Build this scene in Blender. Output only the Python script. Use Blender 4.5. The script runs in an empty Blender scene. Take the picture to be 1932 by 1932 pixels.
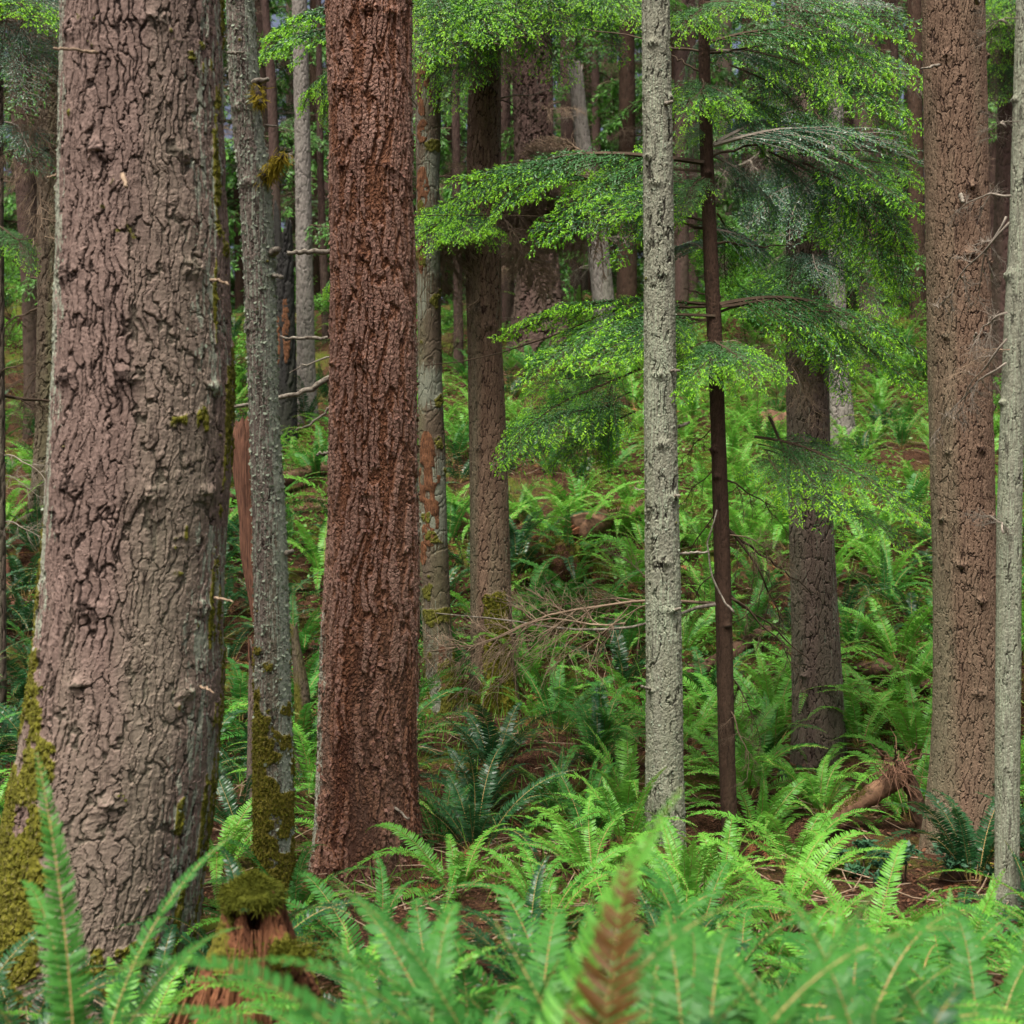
import bpy, math, random
import numpy as np
from mathutils import Vector, Matrix

random.seed(11)
RNG = np.random.default_rng(11)
SC = bpy.context.scene
COL = SC.collection
FPX = 2415.0          # focal length in pixels of a 1932 px wide picture
CZ = 1.6              # eye height
HALF = 966.0
RAD = math.radians

def P(u, v, d):
    return np.array([(u - HALF) / FPX * d, d, CZ + (HALF - v) / FPX * d])

# ------------------------------------------------------------------ noise
def _hash(ix, iy, seed):
    ix = ix.astype(np.int64); iy = iy.astype(np.int64)
    h = (ix * 374761393 + iy * 668265263 + seed * 974634577) & 0xffffffff
    h = ((h ^ (h >> 13)) * 1274126177) & 0xffffffff
    h = ((h ^ (h >> 16)) * 2246822519) & 0xffffffff
    h = h ^ (h >> 15)
    return h.astype(np.float64) / 4294967296.0

def vnoise(x, y, px, seed):
    x0 = np.floor(x); y0 = np.floor(y)
    fx = x - x0; fy = y - y0
    fx = fx * fx * fx * (fx * (fx * 6 - 15) + 10); fy = fy * fy * fy * (fy * (fy * 6 - 15) + 10)
    xa = np.mod(x0, px); xb = np.mod(x0 + 1, px)
    a = _hash(xa, y0, seed); b = _hash(xb, y0, seed)
    c = _hash(xa, y0 + 1, seed); d = _hash(xb, y0 + 1, seed)
    return (a * (1 - fx) + b * fx) * (1 - fy) + (c * (1 - fx) + d * fx) * fy

def fbm(x, y, px, seed, octv=3):
    s = 0; a = 0.5; t = 0
    for i in range(octv):
        s = s + a * vnoise(x * 2 ** i, y * 2 ** i, px * 2 ** i, seed + i * 17)
        t += a; a *= 0.5
    return s / t

def voronoi(x, y, px, seed, jit=0.9):
    x0 = np.floor(x); y0 = np.floor(y)
    f1 = np.full(x.shape, 9.0); f2 = np.full(x.shape, 9.0)
    cid = np.zeros(x.shape); cy = np.zeros(x.shape)
    for dy in (-1, 0, 1):
        for dx in (-1, 0, 1):
            cx = x0 + dx; cyy = y0 + dy
            m = np.mod(cx, px)
            jx = cx + 0.5 + jit * (_hash(m, cyy, seed) - 0.5)
            jy = cyy + 0.5 + jit * (_hash(m, cyy, seed + 5) - 0.5)
            dd = np.sqrt((x - jx) ** 2 + (y - jy) ** 2)
            near = dd < f1
            f2 = np.where(near, f1, np.minimum(f2, dd))
            cid = np.where(near, _hash(m, cyy, seed + 9), cid)
            cy = np.where(near, y - jy, cy)
            f1 = np.where(near, dd, f1)
    return f1, f2, cid, cy

def sst(a, b, x):
    t = np.clip((x - a) / (b - a), 0, 1)
    return t * t * (3 - 2 * t)

# ------------------------------------------------------------------ mesh helpers
def make_mesh(name, V, Q=None, T=None, mats=(), qmi=None, tmi=None, smooth=True, attrs=None):
    me = bpy.data.meshes.new(name)
    V = np.ascontiguousarray(V, dtype=np.float32)
    Q = np.zeros((0, 4), np.int32) if Q is None else np.asarray(Q, np.int32).reshape(-1, 4)
    T = np.zeros((0, 3), np.int32) if T is None else np.asarray(T, np.int32).reshape(-1, 3)
    nq, nt = len(Q), len(T)
    me.vertices.add(len(V)); me.vertices.foreach_set('co', V.ravel())
    loops = np.concatenate([Q.ravel(), T.ravel()]).astype(np.int32)
    me.loops.add(len(loops)); me.loops.foreach_set('vertex_index', loops)
    starts = np.concatenate([np.arange(nq) * 4, nq * 4 + np.arange(nt) * 3]).astype(np.int32)
    me.polygons.add(nq + nt); me.polygons.foreach_set('loop_start', starts)
    for m in mats: me.materials.append(m)
    if qmi is not None or tmi is not None:
        a = np.zeros(nq, np.int32) if qmi is None else np.asarray(qmi, np.int32)
        b = np.zeros(nt, np.int32) if tmi is None else np.asarray(tmi, np.int32)
        me.polygons.foreach_set('material_index', np.concatenate([a, b]).astype(np.int32))
    me.polygons.foreach_set('use_smooth', np.full(nq + nt, bool(smooth)))
    me.update(calc_edges=True)
    if attrs:
        for k, arr in attrs.items():
            at = me.attributes.new(k, 'FLOAT', 'POINT')
            at.data.foreach_set('value', np.ascontiguousarray(arr, np.float32))
    return me

class Geo:
    """collects tubes and leaves into one mesh"""
    def __init__(s):
        s.V = []; s.Q = []; s.T = []; s.qm = []; s.tm = []; s.n = 0
    def add(s, V, Q=None, T=None, m=0):
        V = np.asarray(V, float).reshape(-1, 3)
        s.V.append(V)
        if Q is not None and len(Q):
            Q = np.asarray(Q).reshape(-1, 4); s.Q.append(Q + s.n); s.qm.append(np.full(len(Q), m))
        if T is not None and len(T):
            T = np.asarray(T).reshape(-1, 3); s.T.append(T + s.n); s.tm.append(np.full(len(T), m))
        s.n += len(V)
    def tube(s, pts, rad, sides=5, m=0, cap=True):
        pts = np.asarray(pts, float); n = len(pts)
        rad = np.broadcast_to(np.asarray(rad, float), (n,))
        tan = np.gradient(pts, axis=0)
        tan /= np.linalg.norm(tan, axis=1, keepdims=True) + 1e-9
        ref = np.array([0, 0, 1.0]) if abs(tan[:, 2]).mean() < 0.8 else np.array([1.0, 0, 0])
        a = np.cross(tan, ref); a /= np.linalg.norm(a, axis=1, keepdims=True) + 1e-9
        b = np.cross(tan, a)
        th = np.arange(sides) / sides * 2 * np.pi
        V = pts[:, None] + rad[:, None, None] * (np.cos(th)[None, :, None] * a[:, None] + np.sin(th)[None, :, None] * b[:, None])
        i = np.arange(n - 1)[:, None] * sides; j = np.arange(sides)[None]; j2 = (j + 1) % sides
        Q = np.stack([i + j, i + j2, i + sides + j2, i + sides + j], -1).reshape(-1, 4)
        T = None
        V = V.reshape(-1, 3)
        if cap:
            V = np.vstack([V, pts[-1:] + tan[-1:] * rad[-1] * 0.3, pts[:1]])
            k = np.arange(sides); e = (n - 1) * sides
            T = np.vstack([np.stack([e + k, e + (k + 1) % sides, np.full(sides, n * sides)], -1),
                           np.stack([(k + 1) % sides, k, np.full(sides, n * sides + 1)], -1)])
        s.add(V, Q, T, m)
    def leaves(s, B, D, W, m=0, bend=None):
        """diamond leaves: B base, D length vector, W half width vector (arrays n,3)"""
        B = np.asarray(B, float).reshape(-1, 3); D = np.asarray(D, float).reshape(-1, 3); W = np.asarray(W, float).reshape(-1, 3)
        n = len(B)
        if n == 0: return
        tip = B + D
        if bend is not None: tip = tip + bend
        V = np.stack([B, B + D * 0.45 + W, tip, B + D * 0.45 - W], 1).reshape(-1, 3)
        s.add(V, np.arange(n * 4).reshape(n, 4), None, m)
    def arrays(s):
        V = np.vstack(s.V)
        Q = np.vstack(s.Q) if s.Q else np.zeros((0, 4), int)
        T = np.vstack(s.T) if s.T else np.zeros((0, 3), int)
        return V, Q, T, (np.concatenate(s.qm) if s.qm else None), (np.concatenate(s.tm) if s.tm else None)
    def mesh(s, name, mats, smooth=True, off=None):
        V, Q, T, qm, tm = s.arrays()
        if off is not None: V = V - np.asarray(off)
        return make_mesh(name, V, Q, T, mats, qm, tm, smooth)

def thing(name, label, cat, loc=(0, 0, 0), group=None):
    o = bpy.data.objects.new(name, None); COL.objects.link(o)
    o.empty_display_size = 0.2
    o.location = loc; o['label'] = label; o['category'] = cat
    if group: o['group'] = group
    return o

def part(name, me, parent, M=None, label=None):
    o = bpy.data.objects.new(name, me); COL.objects.link(o); o.parent = parent
    if M is not None: o.matrix_basis = M
    if label: o['label'] = label
    return o

def solo(name, me, label=None, cat=None, group=None, kind=None, loc=(0, 0, 0)):
    o = bpy.data.objects.new(name, me); COL.objects.link(o); o.location = loc
    if label: o['label'] = label
    if cat: o['category'] = cat
    if group: o['group'] = group
    if kind: o['kind'] = kind
    return o

# ------------------------------------------------------------------ materials
class NT:
    def __init__(s, name):
        s.mat = bpy.data.materials.new(name); s.mat.use_nodes = True
        s.t = s.mat.node_tree; s.t.nodes.clear()
        s.out = s.t.nodes.new('ShaderNodeOutputMaterial')
    def n(s, typ, **kw):
        nd = s.t.nodes.new(typ)
        for k, v in kw.items():
            if k.startswith('i_'):
                key = k[2:]
                nd.inputs[int(key) if key.isdigit() else key.replace('_', ' ')].default_value = v
            else: setattr(nd, k, v)
        return nd
    def l(s, a, b): s.t.links.new(a, b)
    def attr(s, nm):
        return s.n('ShaderNodeAttribute', attribute_name=nm).outputs['Fac']
    def noise(s, scale, detail=3, vec=None, rough=0.55, dist=0.0):
        nd = s.n('ShaderNodeTexNoise', i_Scale=scale, i_Detail=detail, i_Roughness=rough, i_Distortion=dist)
        if vec is not None: s.l(vec, nd.inputs['Vector'])
        return nd.outputs['Fac']
    def ramp(s, fac, stops):
        r = s.n('ShaderNodeValToRGB'); els = r.color_ramp.elements
        while len(els) < len(stops): els.new(0.5)
        for e, (p, c) in zip(els, stops):
            e.position = p; e.color = (c, c, c, 1) if isinstance(c, (int, float)) else (*c, 1)
        s.l(fac, r.inputs['Fac']); return r.outputs['Color']
    def mix(s, fac, a, b, typ='MIX'):
        m = s.n('ShaderNodeMix', data_type='RGBA', blend_type=typ)
        for sock, v in ((m.inputs[0], fac), (m.inputs[6], a), (m.inputs[7], b)):
            if isinstance(v, (int, float)): sock.default_value = v
            elif isinstance(v, tuple): sock.default_value = (*v, 1)
            else: s.l(v, sock)
        return m.outputs[2]
    def math(s, op, a, b=0.0, clamp=False):
        m = s.n('ShaderNodeMath', operation=op, use_clamp=clamp)
        for sock, v in ((m.inputs[0], a), (m.inputs[1], b)):
            if isinstance(v, (int, float)): sock.default_value = v
            else: s.l(v, sock)
        return m.outputs[0]
    def pos(s, scale=(1, 1, 1)):
        tc = s.n('ShaderNodeTexCoord'); mp = s.n('ShaderNodeMapping'); mp.inputs['Scale'].default_value = scale
        s.l(tc.outputs['Object'], mp.inputs['Vector']); return mp.outputs['Vector']
    def world(s):
        return s.n('ShaderNodeNewGeometry').outputs['Position']
    def bump(s, h, strength=0.5, dist=0.01):
        b = s.n('ShaderNodeBump', i_Strength=strength, i_Distance=dist); s.l(h, b.inputs['Height']); return b.outputs['Normal']
    def principled(s, col, rough=0.85, spec=0.25, normal=None):
        p = s.n('ShaderNodeBsdfPrincipled'); p.inputs['Roughness'].default_value = rough
        p.inputs['Specular IOR Level'].default_value = spec
        if isinstance(col, tuple): p.inputs['Base Color'].default_value = (*col, 1)
        else: s.l(col, p.inputs['Base Color'])
        if normal is not None: s.l(normal, p.inputs['Normal'])
        return p.outputs[0]
    def done(s, sh):
        s.l(sh, s.out.inputs['Surface']); return s.mat

def bark_mat(name, fissure, plate1, plate2, lichen=(0.30, 0.34, 0.26), lich_amt=0.3, moss=(0.10, 0.10, 0.012), lo=0.1, hi=0.5, fine=60, algae=(0.12, 0.14, 0.07), algae_amt=0.25, stretch=3.0, mid=None):
    k = NT(name)
    b = k.attr('bark'); c = k.attr('cell'); mo = k.attr('moss'); li = k.attr('lich')
    vec = k.pos((1, 1, 1.0 / stretch))
    n1 = k.noise(fine, 4, vec); n2 = k.noise(9, 3, vec); n3 = k.noise(fine * 2.2, 3)
    plate = k.mix(k.math('ADD', k.math('MULTIPLY', c, 0.85), k.math('MULTIPLY', n2, 0.25), True), plate1, plate2)
    plate = k.mix(k.ramp(n1, [(0.3, 0.0), (0.7, 1.0)]), k.mix(0.5, plate, fissure), plate)
    ed = k.ramp(b, [(lo, 0.0), (hi, 1.0)])
    col = k.mix(ed, fissure, plate) if mid is None else k.mix(k.ramp(b, [(0.36, 0.0), (0.66, 1.0)]), k.mix(k.ramp(b, [(lo, 0.0), (0.42, 1.0)]), fissure, mid), plate)
    al = k.math('MULTIPLY', k.ramp(k.noise(2.2, 3, None), [(0.42, 0.0), (0.68, 1.0)]), algae_amt)
    col = k.mix(al, col, algae)
    ln = k.noise(38, 4, None, 0.65)
    lf = k.math('GREATER_THAN', k.math('ADD', ln, k.math('MULTIPLY', li, 0.42)), 0.80 - 0.18 * lich_amt)
    lcol = k.mix(n3, lichen, tuple(x * 0.62 for x in lichen))
    col = k.mix(k.math('MULTIPLY', lf, 0.8), col, lcol)
    mcol = k.mix(k.ramp(k.noise(45, 4), [(0.3, 0.0), (0.7, 1.0)]), tuple(x * 0.38 for x in moss), moss)
    mf = k.ramp(k.math('ADD', mo, k.math('MULTIPLY', k.math('SUBTRACT', k.noise(55, 3), 0.5), 0.9)), [(0.34, 0.0), (0.66, 1.0)])
    col = k.mix(mf, col, mcol)
    chk = k.noise(24, 5, k.pos((1, 1, 0.16)), 0.7, 0.6)
    col = k.mix(k.math('MULTIPLY', k.ramp(chk, [(0.34, 1.0), (0.44, 0.0)]), k.math('SUBTRACT', 0.75, k.math('MULTIPLY', mf, 0.75))), col, fissure)
    fl = k.noise(150, 3, None, 0.6)
    col = k.mix(k.math('MULTIPLY', k.ramp(fl, [(0.60, 0.0), (0.70, 1.0)]), 0.35), col, tuple(min(1, x * 1.5) for x in plate2))
    hgt = k.math('ADD', k.math('MULTIPLY', chk, 1.5), n1) if False else k.math('ADD', n1, k.math('MULTIPLY', n3, 0.6))
    return k.done(k.principled(col, 0.88, 0.2, k.bump(hgt, 0.7, 0.008)))

def leaf_mat(name, a, b, trans=0.35, rough=0.42, spec=0.35, patch=0.6, tcol=None, _t=0.8):
    k = NT(name)
    oi = k.n('ShaderNodeObjectInfo').outputs['Random']
    w = k.noise(patch, 2, k.world())
    w2 = k.noise(14, 2, k.world())
    f = k.math('ADD', k.math('MULTIPLY', oi, 0.4), k.math('MULTIPLY', k.ramp(w, [(0.3, 0.0), (0.7, 1.0)]), 0.45))
    f = k.math('ADD', f, k.math('MULTIPLY', k.math('SUBTRACT', w2, 0.5), 0.5), True)
    col = k.mix(f, a, b)
    p = k.principled(col, rough, spec)
    t = k.n('ShaderNodeBsdfTranslucent')
    tc = k.mix(0.5, col, tcol or tuple(min(1, x * 1.6) for x in b))
    k.l(tc, t.inputs['Color'])
    m = k.n('ShaderNodeMixShader', i_0=trans * _t); k.l(p, m.inputs[1]); k.l(t.outputs[0], m.inputs[2])
    return k.done(m.outputs[0])

def plain_mat(name, a, b, scale=20, rough=0.85, bump=0.4, stretch=(1, 1, 1), spec=0.2):
    k = NT(name); v = k.pos(stretch)
    n = k.noise(scale, 5, v, 0.6)
    col = k.mix(k.ramp(n, [(0.3, 0.0), (0.7, 1.0)]), a, b)
    return k.done(k.principled(col, rough, spec, k.bump(n, bump, 0.02)))

M = {}
M['bark_big'] = bark_mat('bark_pinkish_plated', (0.020, 0.012, 0.009), (0.115, 0.078, 0.064), (0.240, 0.172, 0.146), (0.30, 0.34, 0.26), 0.35, (0.120, 0.118, 0.010), 0.26, 0.60, 80, (0.205, 0.190, 0.135), 0.45, 2.0)
M['bark_fir'] = bark_mat('bark_red_furrowed', (0.040, 0.014, 0.007), (0.155, 0.084, 0.060), (0.290, 0.178, 0.138), (0.30, 0.32, 0.25), 0.05, (0.12, 0.10, 0.01), 0.06, 0.62, 90, (0.165, 0.115, 0.085), 0.50, 2.0, mid=(0.150, 0.064, 0.032))
M['bark_lichen'] = bark_mat('bark_grey_lichen', (0.018, 0.014, 0.011), (0.175, 0.175, 0.130), (0.260, 0.270, 0.205), (0.30, 0.345, 0.245), 0.25, (0.11, 0.11, 0.02), 0.22, 0.56, 80, (0.17, 0.19, 0.12), 0.4, 1.5)
M['bark_slim'] = bark_mat('bark_mauve_lichen', (0.034, 0.022, 0.017), (0.135, 0.108, 0.090), (0.225, 0.190, 0.160), (0.36, 0.41, 0.32), 0.30, (0.160, 0.140, 0.016), 0.22, 0.56, 75, (0.14, 0.135, 0.08), 0.4, 1.5)
M['bark_brown'] = bark_mat('bark_brown_netted', (0.022, 0.011, 0.007), (0.104, 0.064, 0.041), (0.195, 0.132, 0.090), (0.22, 0.25, 0.17), 0.0, (0.150, 0.140, 0.012), 0.22, 0.56, 80, (0.140, 0.145, 0.090), 0.55, 2.0)
M['bark_dark'] = bark_mat('bark_dark_sapling', (0.012, 0.007, 0.004), (0.045, 0.025, 0.016), (0.075, 0.043, 0.028), (0.2, 0.22, 0.16), 0.0, (0.1, 0.1, 0.01), 0.10, 0.45, 80, (0.04, 0.04, 0.02), 0.2)
M['bark_grey'] = bark_mat('bark_grey_brown', (0.020, 0.012, 0.009), (0.090, 0.064, 0.050), (0.175, 0.132, 0.106), (0.22, 0.25, 0.18), 0.1, (0.12, 0.115, 0.012), 0.22, 0.56, 75, (0.11, 0.12, 0.075), 0.4, 1.8)
M['bark_pale'] = bark_mat('bark_pale_grey', (0.035, 0.029, 0.025), (0.150, 0.135, 0.118), (0.240, 0.220, 0.195), (0.27, 0.29, 0.24), 0.2, (0.12, 0.12, 0.02), 0.12, 0.46, 60, (0.14, 0.155, 0.105), 0.3)
M['bark_redbg'] = bark_mat('bark_reddish_far', (0.016, 0.009, 0.007), (0.052, 0.031, 0.025), (0.095, 0.058, 0.048), (0.15, 0.17, 0.13), 0.0, (0.1, 0.1, 0.01), 0.12, 0.50, 50, (0.05, 0.05, 0.03), 0.35)
M['bark_snag'] = bark_mat('bark_snag_patchy', (0.020, 0.013, 0.008), (0.062, 0.044, 0.028), (0.115, 0.092, 0.064), (0.19, 0.21, 0.16), 0.1, (0.095, 0.095, 0.010), 0.12, 0.46, 60, (0.095, 0.095, 0.045), 0.6, 1.5)
M['char'] = bark_mat('charred_wood', (0.006, 0.005, 0.005), (0.016, 0.015, 0.014), (0.030, 0.030, 0.027), (0.1, 0.11, 0.09), 0.0, (0.07, 0.08, 0.01), 0.05, 0.5, 40, (0.03, 0.035, 0.02), 0.4, 8)
M['rot'] = bark_mat('rotten_red_wood', (0.024, 0.008, 0.004), (0.085, 0.030, 0.014), (0.190, 0.078, 0.036), (0.3, 0.3, 0.2), 0.0, (0.120, 0.115, 0.012), 0.05, 0.6, 60, (0.08, 0.04, 0.015), 0.3, 10)
M['snagwood'] = plain_mat('decayed_snag_wood', (0.035, 0.015, 0.008), (0.180, 0.080, 0.036), 26, 0.9, 1.0, (3, 3, 0.5))
M['rotlight'] = plain_mat('splintered_wood', (0.070, 0.024, 0.011), (0.260, 0.115, 0.055), 30, 0.85, 0.8, (3, 3, 0.4))
M['slab'] = plain_mat('weathered_slab_wood', (0.040, 0.018, 0.011), (0.165, 0.078, 0.048), 30, 0.85, 0.8, (3, 3, 0.25))
M['log'] = plain_mat('log_wood', (0.050, 0.028, 0.017), (0.185, 0.105, 0.060), 14, 0.85, 0.7, (1, 1, 1))
M['logdark'] = plain_mat('log_bark_dark', (0.030, 0.018, 0.011), (0.110, 0.062, 0.038), 22, 0.85, 0.8)
M['stick'] = plain_mat('stick_bark', (0.055, 0.040, 0.030), (0.270, 0.250, 0.200), 28, 0.85, 0.4)
M['twig'] = plain_mat('dead_twig', (0.120, 0.082, 0.052), (0.280, 0.210, 0.145), 10, 0.85, 0.0)
M['twigdark'] = plain_mat('live_twig', (0.035, 0.024, 0.015), (0.085, 0.060, 0.038), 10, 0.85, 0.0)
M['twiggrey'] = plain_mat('grey_twig', (0.10, 0.085, 0.065), (0.25, 0.22, 0.18), 10, 0.85, 0.0)
M['mossfuzz'] = leaf_mat('moss_fuzz', (0.040, 0.050, 0.005), (0.125, 0.128, 0.013), 0.2, 0.8, 0.1, 6.0)
M['mossgold'] = leaf_mat('moss_gold', (0.190, 0.150, 0.012), (0.340, 0.270, 0.035), 0.25, 0.8, 0.1, 6.0)
M['flake'] = leaf_mat('lichen_flake', (0.16, 0.19, 0.14), (0.31, 0.36, 0.27), 0.1, 0.85, 0.1, 8.0)
M['fern'] = leaf_mat('fern_green', (0.016, 0.090, 0.018), (0.058, 0.200, 0.026), 0.36, 0.50, 0.22, 0.7)
M['fernfresh'] = leaf_mat('fern_fresh_green', (0.046, 0.180, 0.022), (0.150, 0.380, 0.042), 0.40, 0.45, 0.28, 0.7)
M['ferndark'] = leaf_mat('fern_deep_green', (0.007, 0.040, 0.014), (0.020, 0.085, 0.022), 0.30, 0.38, 0.35, 0.7)
M['ferndead'] = leaf_mat('fern_dead_brown', (0.110, 0.038, 0.016), (0.240, 0.105, 0.045), 0.25, 0.7, 0.15, 2.0)
M['fernochre'] = leaf_mat('fern_ochre_brown', (0.060, 0.028, 0.007), (0.105, 0.054, 0.012), 0.4, 0.6, 0.2, 2.0)
M['rachis'] = plain_mat('fern_rachis', (0.140, 0.110, 0.035), (0.280, 0.190, 0.070), 30, 0.6, 0.0)
M['needle'] = leaf_mat('hemlock_needles', (0.016, 0.075, 0.024), (0.062, 0.195, 0.036), 0.25, 0.45, 0.3, 1.2)
M['needleblue'] = leaf_mat('blue_green_needles', (0.024, 0.080, 0.044), (0.070, 0.165, 0.090), 0.22, 0.40, 0.5, 1.2)
M['needlefar'] = leaf_mat('far_needles', (0.012, 0.050, 0.014), (0.090, 0.230, 0.036), 0.30, 0.5, 0.3, 0.25)
M['tip'] = leaf_mat('fresh_needle_tips', (0.150, 0.400, 0.016), (0.320, 0.600, 0.030), 0.42, 0.5, 0.3, 2.0)
M['tipsoft'] = leaf_mat('soft_needle_tips', (0.060, 0.200, 0.030), (0.120, 0.300, 0.040), 0.35, 0.5, 0.3, 2.0)
M['cover'] = leaf_mat('ground_leaves', (0.026, 0.120, 0.016), (0.140, 0.350, 0.038), 0.38, 0.45, 0.28, 0.9)
M['shrub'] = leaf_mat('shrub_leaves', (0.045, 0.160, 0.022), (0.130, 0.310, 0.040), 0.40, 0.45, 0.3, 0.8)
M['glossleaf'] = leaf_mat('glossy_leaves', (0.015, 0.060, 0.030), (0.040, 0.110, 0.050), 0.15, 0.5, 0.3, 3.0)
M['yellowleaf'] = leaf_mat('yellow_leaves', (0.22, 0.20, 0.02), (0.36, 0.30, 0.04), 0.4, 0.5, 0.3, 3.0)
M['litter'] = leaf_mat('litter_brown', (0.045, 0.020, 0.011), (0.200, 0.095, 0.050), 0.1, 0.75, 0.2, 2.5)
M['grass'] = leaf_mat('grass_blades', (0.060, 0.170, 0.020), (0.140, 0.300, 0.035), 0.4, 0.5, 0.3, 1.5)

def ground_mat():
    k = NT('forest_soil'); w = k.world()
    n = k.noise(9, 6, w, 0.65); n2 = k.noise(70, 4, w); n3 = k.noise(0.9, 4, w, 0.6)
    col = k.mix(k.ramp(n, [(0.3, 0.0), (0.7, 1.0)]), (0.014, 0.008, 0.005), (0.075, 0.036, 0.020))
    col = k.mix(k.ramp(n2, [(0.45, 0.0), (0.75, 1.0)]), col, (0.150, 0.074, 0.042))
    mf = k.ramp(k.math('ADD', n3, k.math('MULTIPLY', k.math('SUBTRACT', n, 0.5), 0.5)), [(0.50, 0.0), (0.64, 1.0)])
    col = k.mix(mf, col, k.mix(n2, (0.030, 0.045, 0.006), (0.120, 0.140, 0.018)))
    h = k.math('ADD', n, n2)
    return k.done(k.principled(col, 0.95, 0.1, k.bump(h, 1.0, 0.05)))
M['ground'] = ground_mat()

# ------------------------------------------------------------------ ground
PY = np.array([-12, 0, 1.5, 2.5, 3.5, 5, 7, 8.5, 10, 13, 15, 17, 20, 23, 25, 27, 30, 34, 38, 45, 60, 110], float)
PZ = np.array([0.1, 0, -.06, -.17, -.42, -.76, -.97, -1.0, -1.02, -.92, -.56, 0.1, 1.45, 2.4, 2.9, 3.5, 4.7, 6.45, 7.7, 8.7, 9.3, 11], float)
def gz(x, y):
    x = np.asarray(x, float); y = np.asarray(y, float)
    z = (np.interp(y - 0.5, PY, PZ) + np.interp(y + 0.5, PY, PZ) + np.interp(y, PY, PZ)) / 3
    n = vnoise(x * 0.55 + 100, y * 0.55 + 100, 100000, 3) - 0.5
    n2 = vnoise(x * 1.7 + 100, y * 1.7 + 100, 100000, 4) - 0.5
    amp = np.clip((y - 3) / 10, 0.1, 1)
    z = z + amp * (0.45 * n + 0.14 * n2)
    z = z + np.clip((y - 16) / 12, 0, 1) * 0.35 * np.sin(x * 0.35 + 0.6)
    z = z + 0.004 * np.clip(np.abs(x) - 8, 0, 40) ** 2 * np.clip(y / 20, 0, 1)
    return z
def gz(x, y, raw=gz):
    z = raw(x, y); x = np.asarray(x, float); y = np.asarray(y, float)
    for (px, py, dz, s) in FIX: z = z + dz * np.exp(-((x - px) ** 2 + (y - py) ** 2) / (s * s))
    return z
FIX = []
for (u, v, d, s) in [(200, 1868, 7.0, .9), (517, 1700, 8.5, .6), (695, 1640, 9.5, .9), (1252, 1585, 9.7, .5), (1380, 1632, 10.3, .5), (1820, 1600, 10.0, .8), (1900, 1725, 8.2, .7), (1545, 1432, 13.0, 1.0), (930, 1322, 15.0, 1.0), (830, 1330, 14.5, .4), (578, 792, 27.0, 1.3), (1594, 862, 25.0, 1.3), (84, 976, 20.0, 1.3)]:
    _p = P(u, v, d); FIX.append((_p[0], _p[1], _p[2] - float(gz(np.array([_p[0]]), np.array([_p[1]]))[0]), s))
def G(x, y): return float(gz(np.array([x]), np.array([y]))[0])

def build_ground():
    xs = np.concatenate([np.linspace(-60, -14, 40), np.linspace(-13.8, 13.8, 230), np.linspace(14, 60, 40)])
    ys = np.concatenate([np.linspace(-12, 0.8, 30), np.linspace(1, 40, 330), np.linspace(40.5, 110, 80)])
    X, Y = np.meshgrid(xs, ys)
    V = np.stack([X, Y, gz(X, Y)], -1).reshape(-1, 3)
    w = len(xs); i = np.arange(len(ys) - 1)[:, None] * w; j = np.arange(w - 1)[None]
    Q = np.stack([i + j, i + j + 1, i + w + j + 1, i + w + j], -1).reshape(-1, 4)
    solo('ground', make_mesh('ground', V, Q, None, [M['ground']]), kind='structure')
build_ground()

# ------------------------------------------------------------------ trunks
def bark_plates(S, Z, C, seed, wx=0.046, wz=0.26):
    nc = max(3, int(round(C / wx))); nb = max(3, int(round(C / 0.25))); nm = max(4, int(round(C / 0.045))); nf = max(6, int(round(C / 0.016)))
    wob = fbm(S * nb, Z / 0.35, nb, seed + 1, 3) - 0.5
    wf = fbm(S * nm, Z / 0.055, nm, seed + 2, 3) - 0.5
    wg = fbm(S * nm, Z / 0.045, nm, seed + 3, 3) - 0.5
    x = S * nc + wob * 3.4 + wf * 0.75
    f1, f2, cid, cy = voronoi(x, Z / wz + wg * 0.55 + wob * 0.9, nc, seed + 4, 0.95)
    e = f2 - f1
    wid = 0.10 + 0.16 * sst(0.35, 0.72, fbm(S * nb * 2, Z / 0.16, nb * 2, seed + 5, 3))
    a = sst(0.0, 1.0, e / wid)
    # thin flakes lying on the plates, each a step higher or lower than the next
    nk = nc * 2
    g1, g2, cid2, cy2 = voronoi(S * nk + wob * 6.8 + wf * 2.2, Z / 0.055 + wg * 1.5, nk, seed + 7, 1.0)
    edge = (1 - sst(0.0, 0.14, g2 - g1)) * sst(0.3, 0.6, cid2)
    nq = max(6, int(round(C / 0.013)))
    q1, q2, cid3, cy3 = voronoi(S * nq + wob * 10 + wf * 3, Z / 0.026 + wg * 2, nq, seed + 14, 1.0)
    n = fbm(S * nf, Z / 0.014, nf, seed + 11, 3)
    wr = vnoise(S * nm, Z / 0.006 + wf * 5, nm, seed + 12)
    h = 0.46 * a + a * (0.15 * cid + 0.15 * cid2 + 0.10 * np.clip(0.5 - cy, 0, 1)) - 0.14 * edge * a + 0.16 * cid3 * (0.3 + 0.7 * (cid2 > 0.4)) + 0.17 * n + 0.05 * wr - 0.06
    return np.clip(h, 0, 1.1), np.clip(cid * 0.40 + cid2 * 0.35 + cid3 * 0.25, 0, 1)

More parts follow.
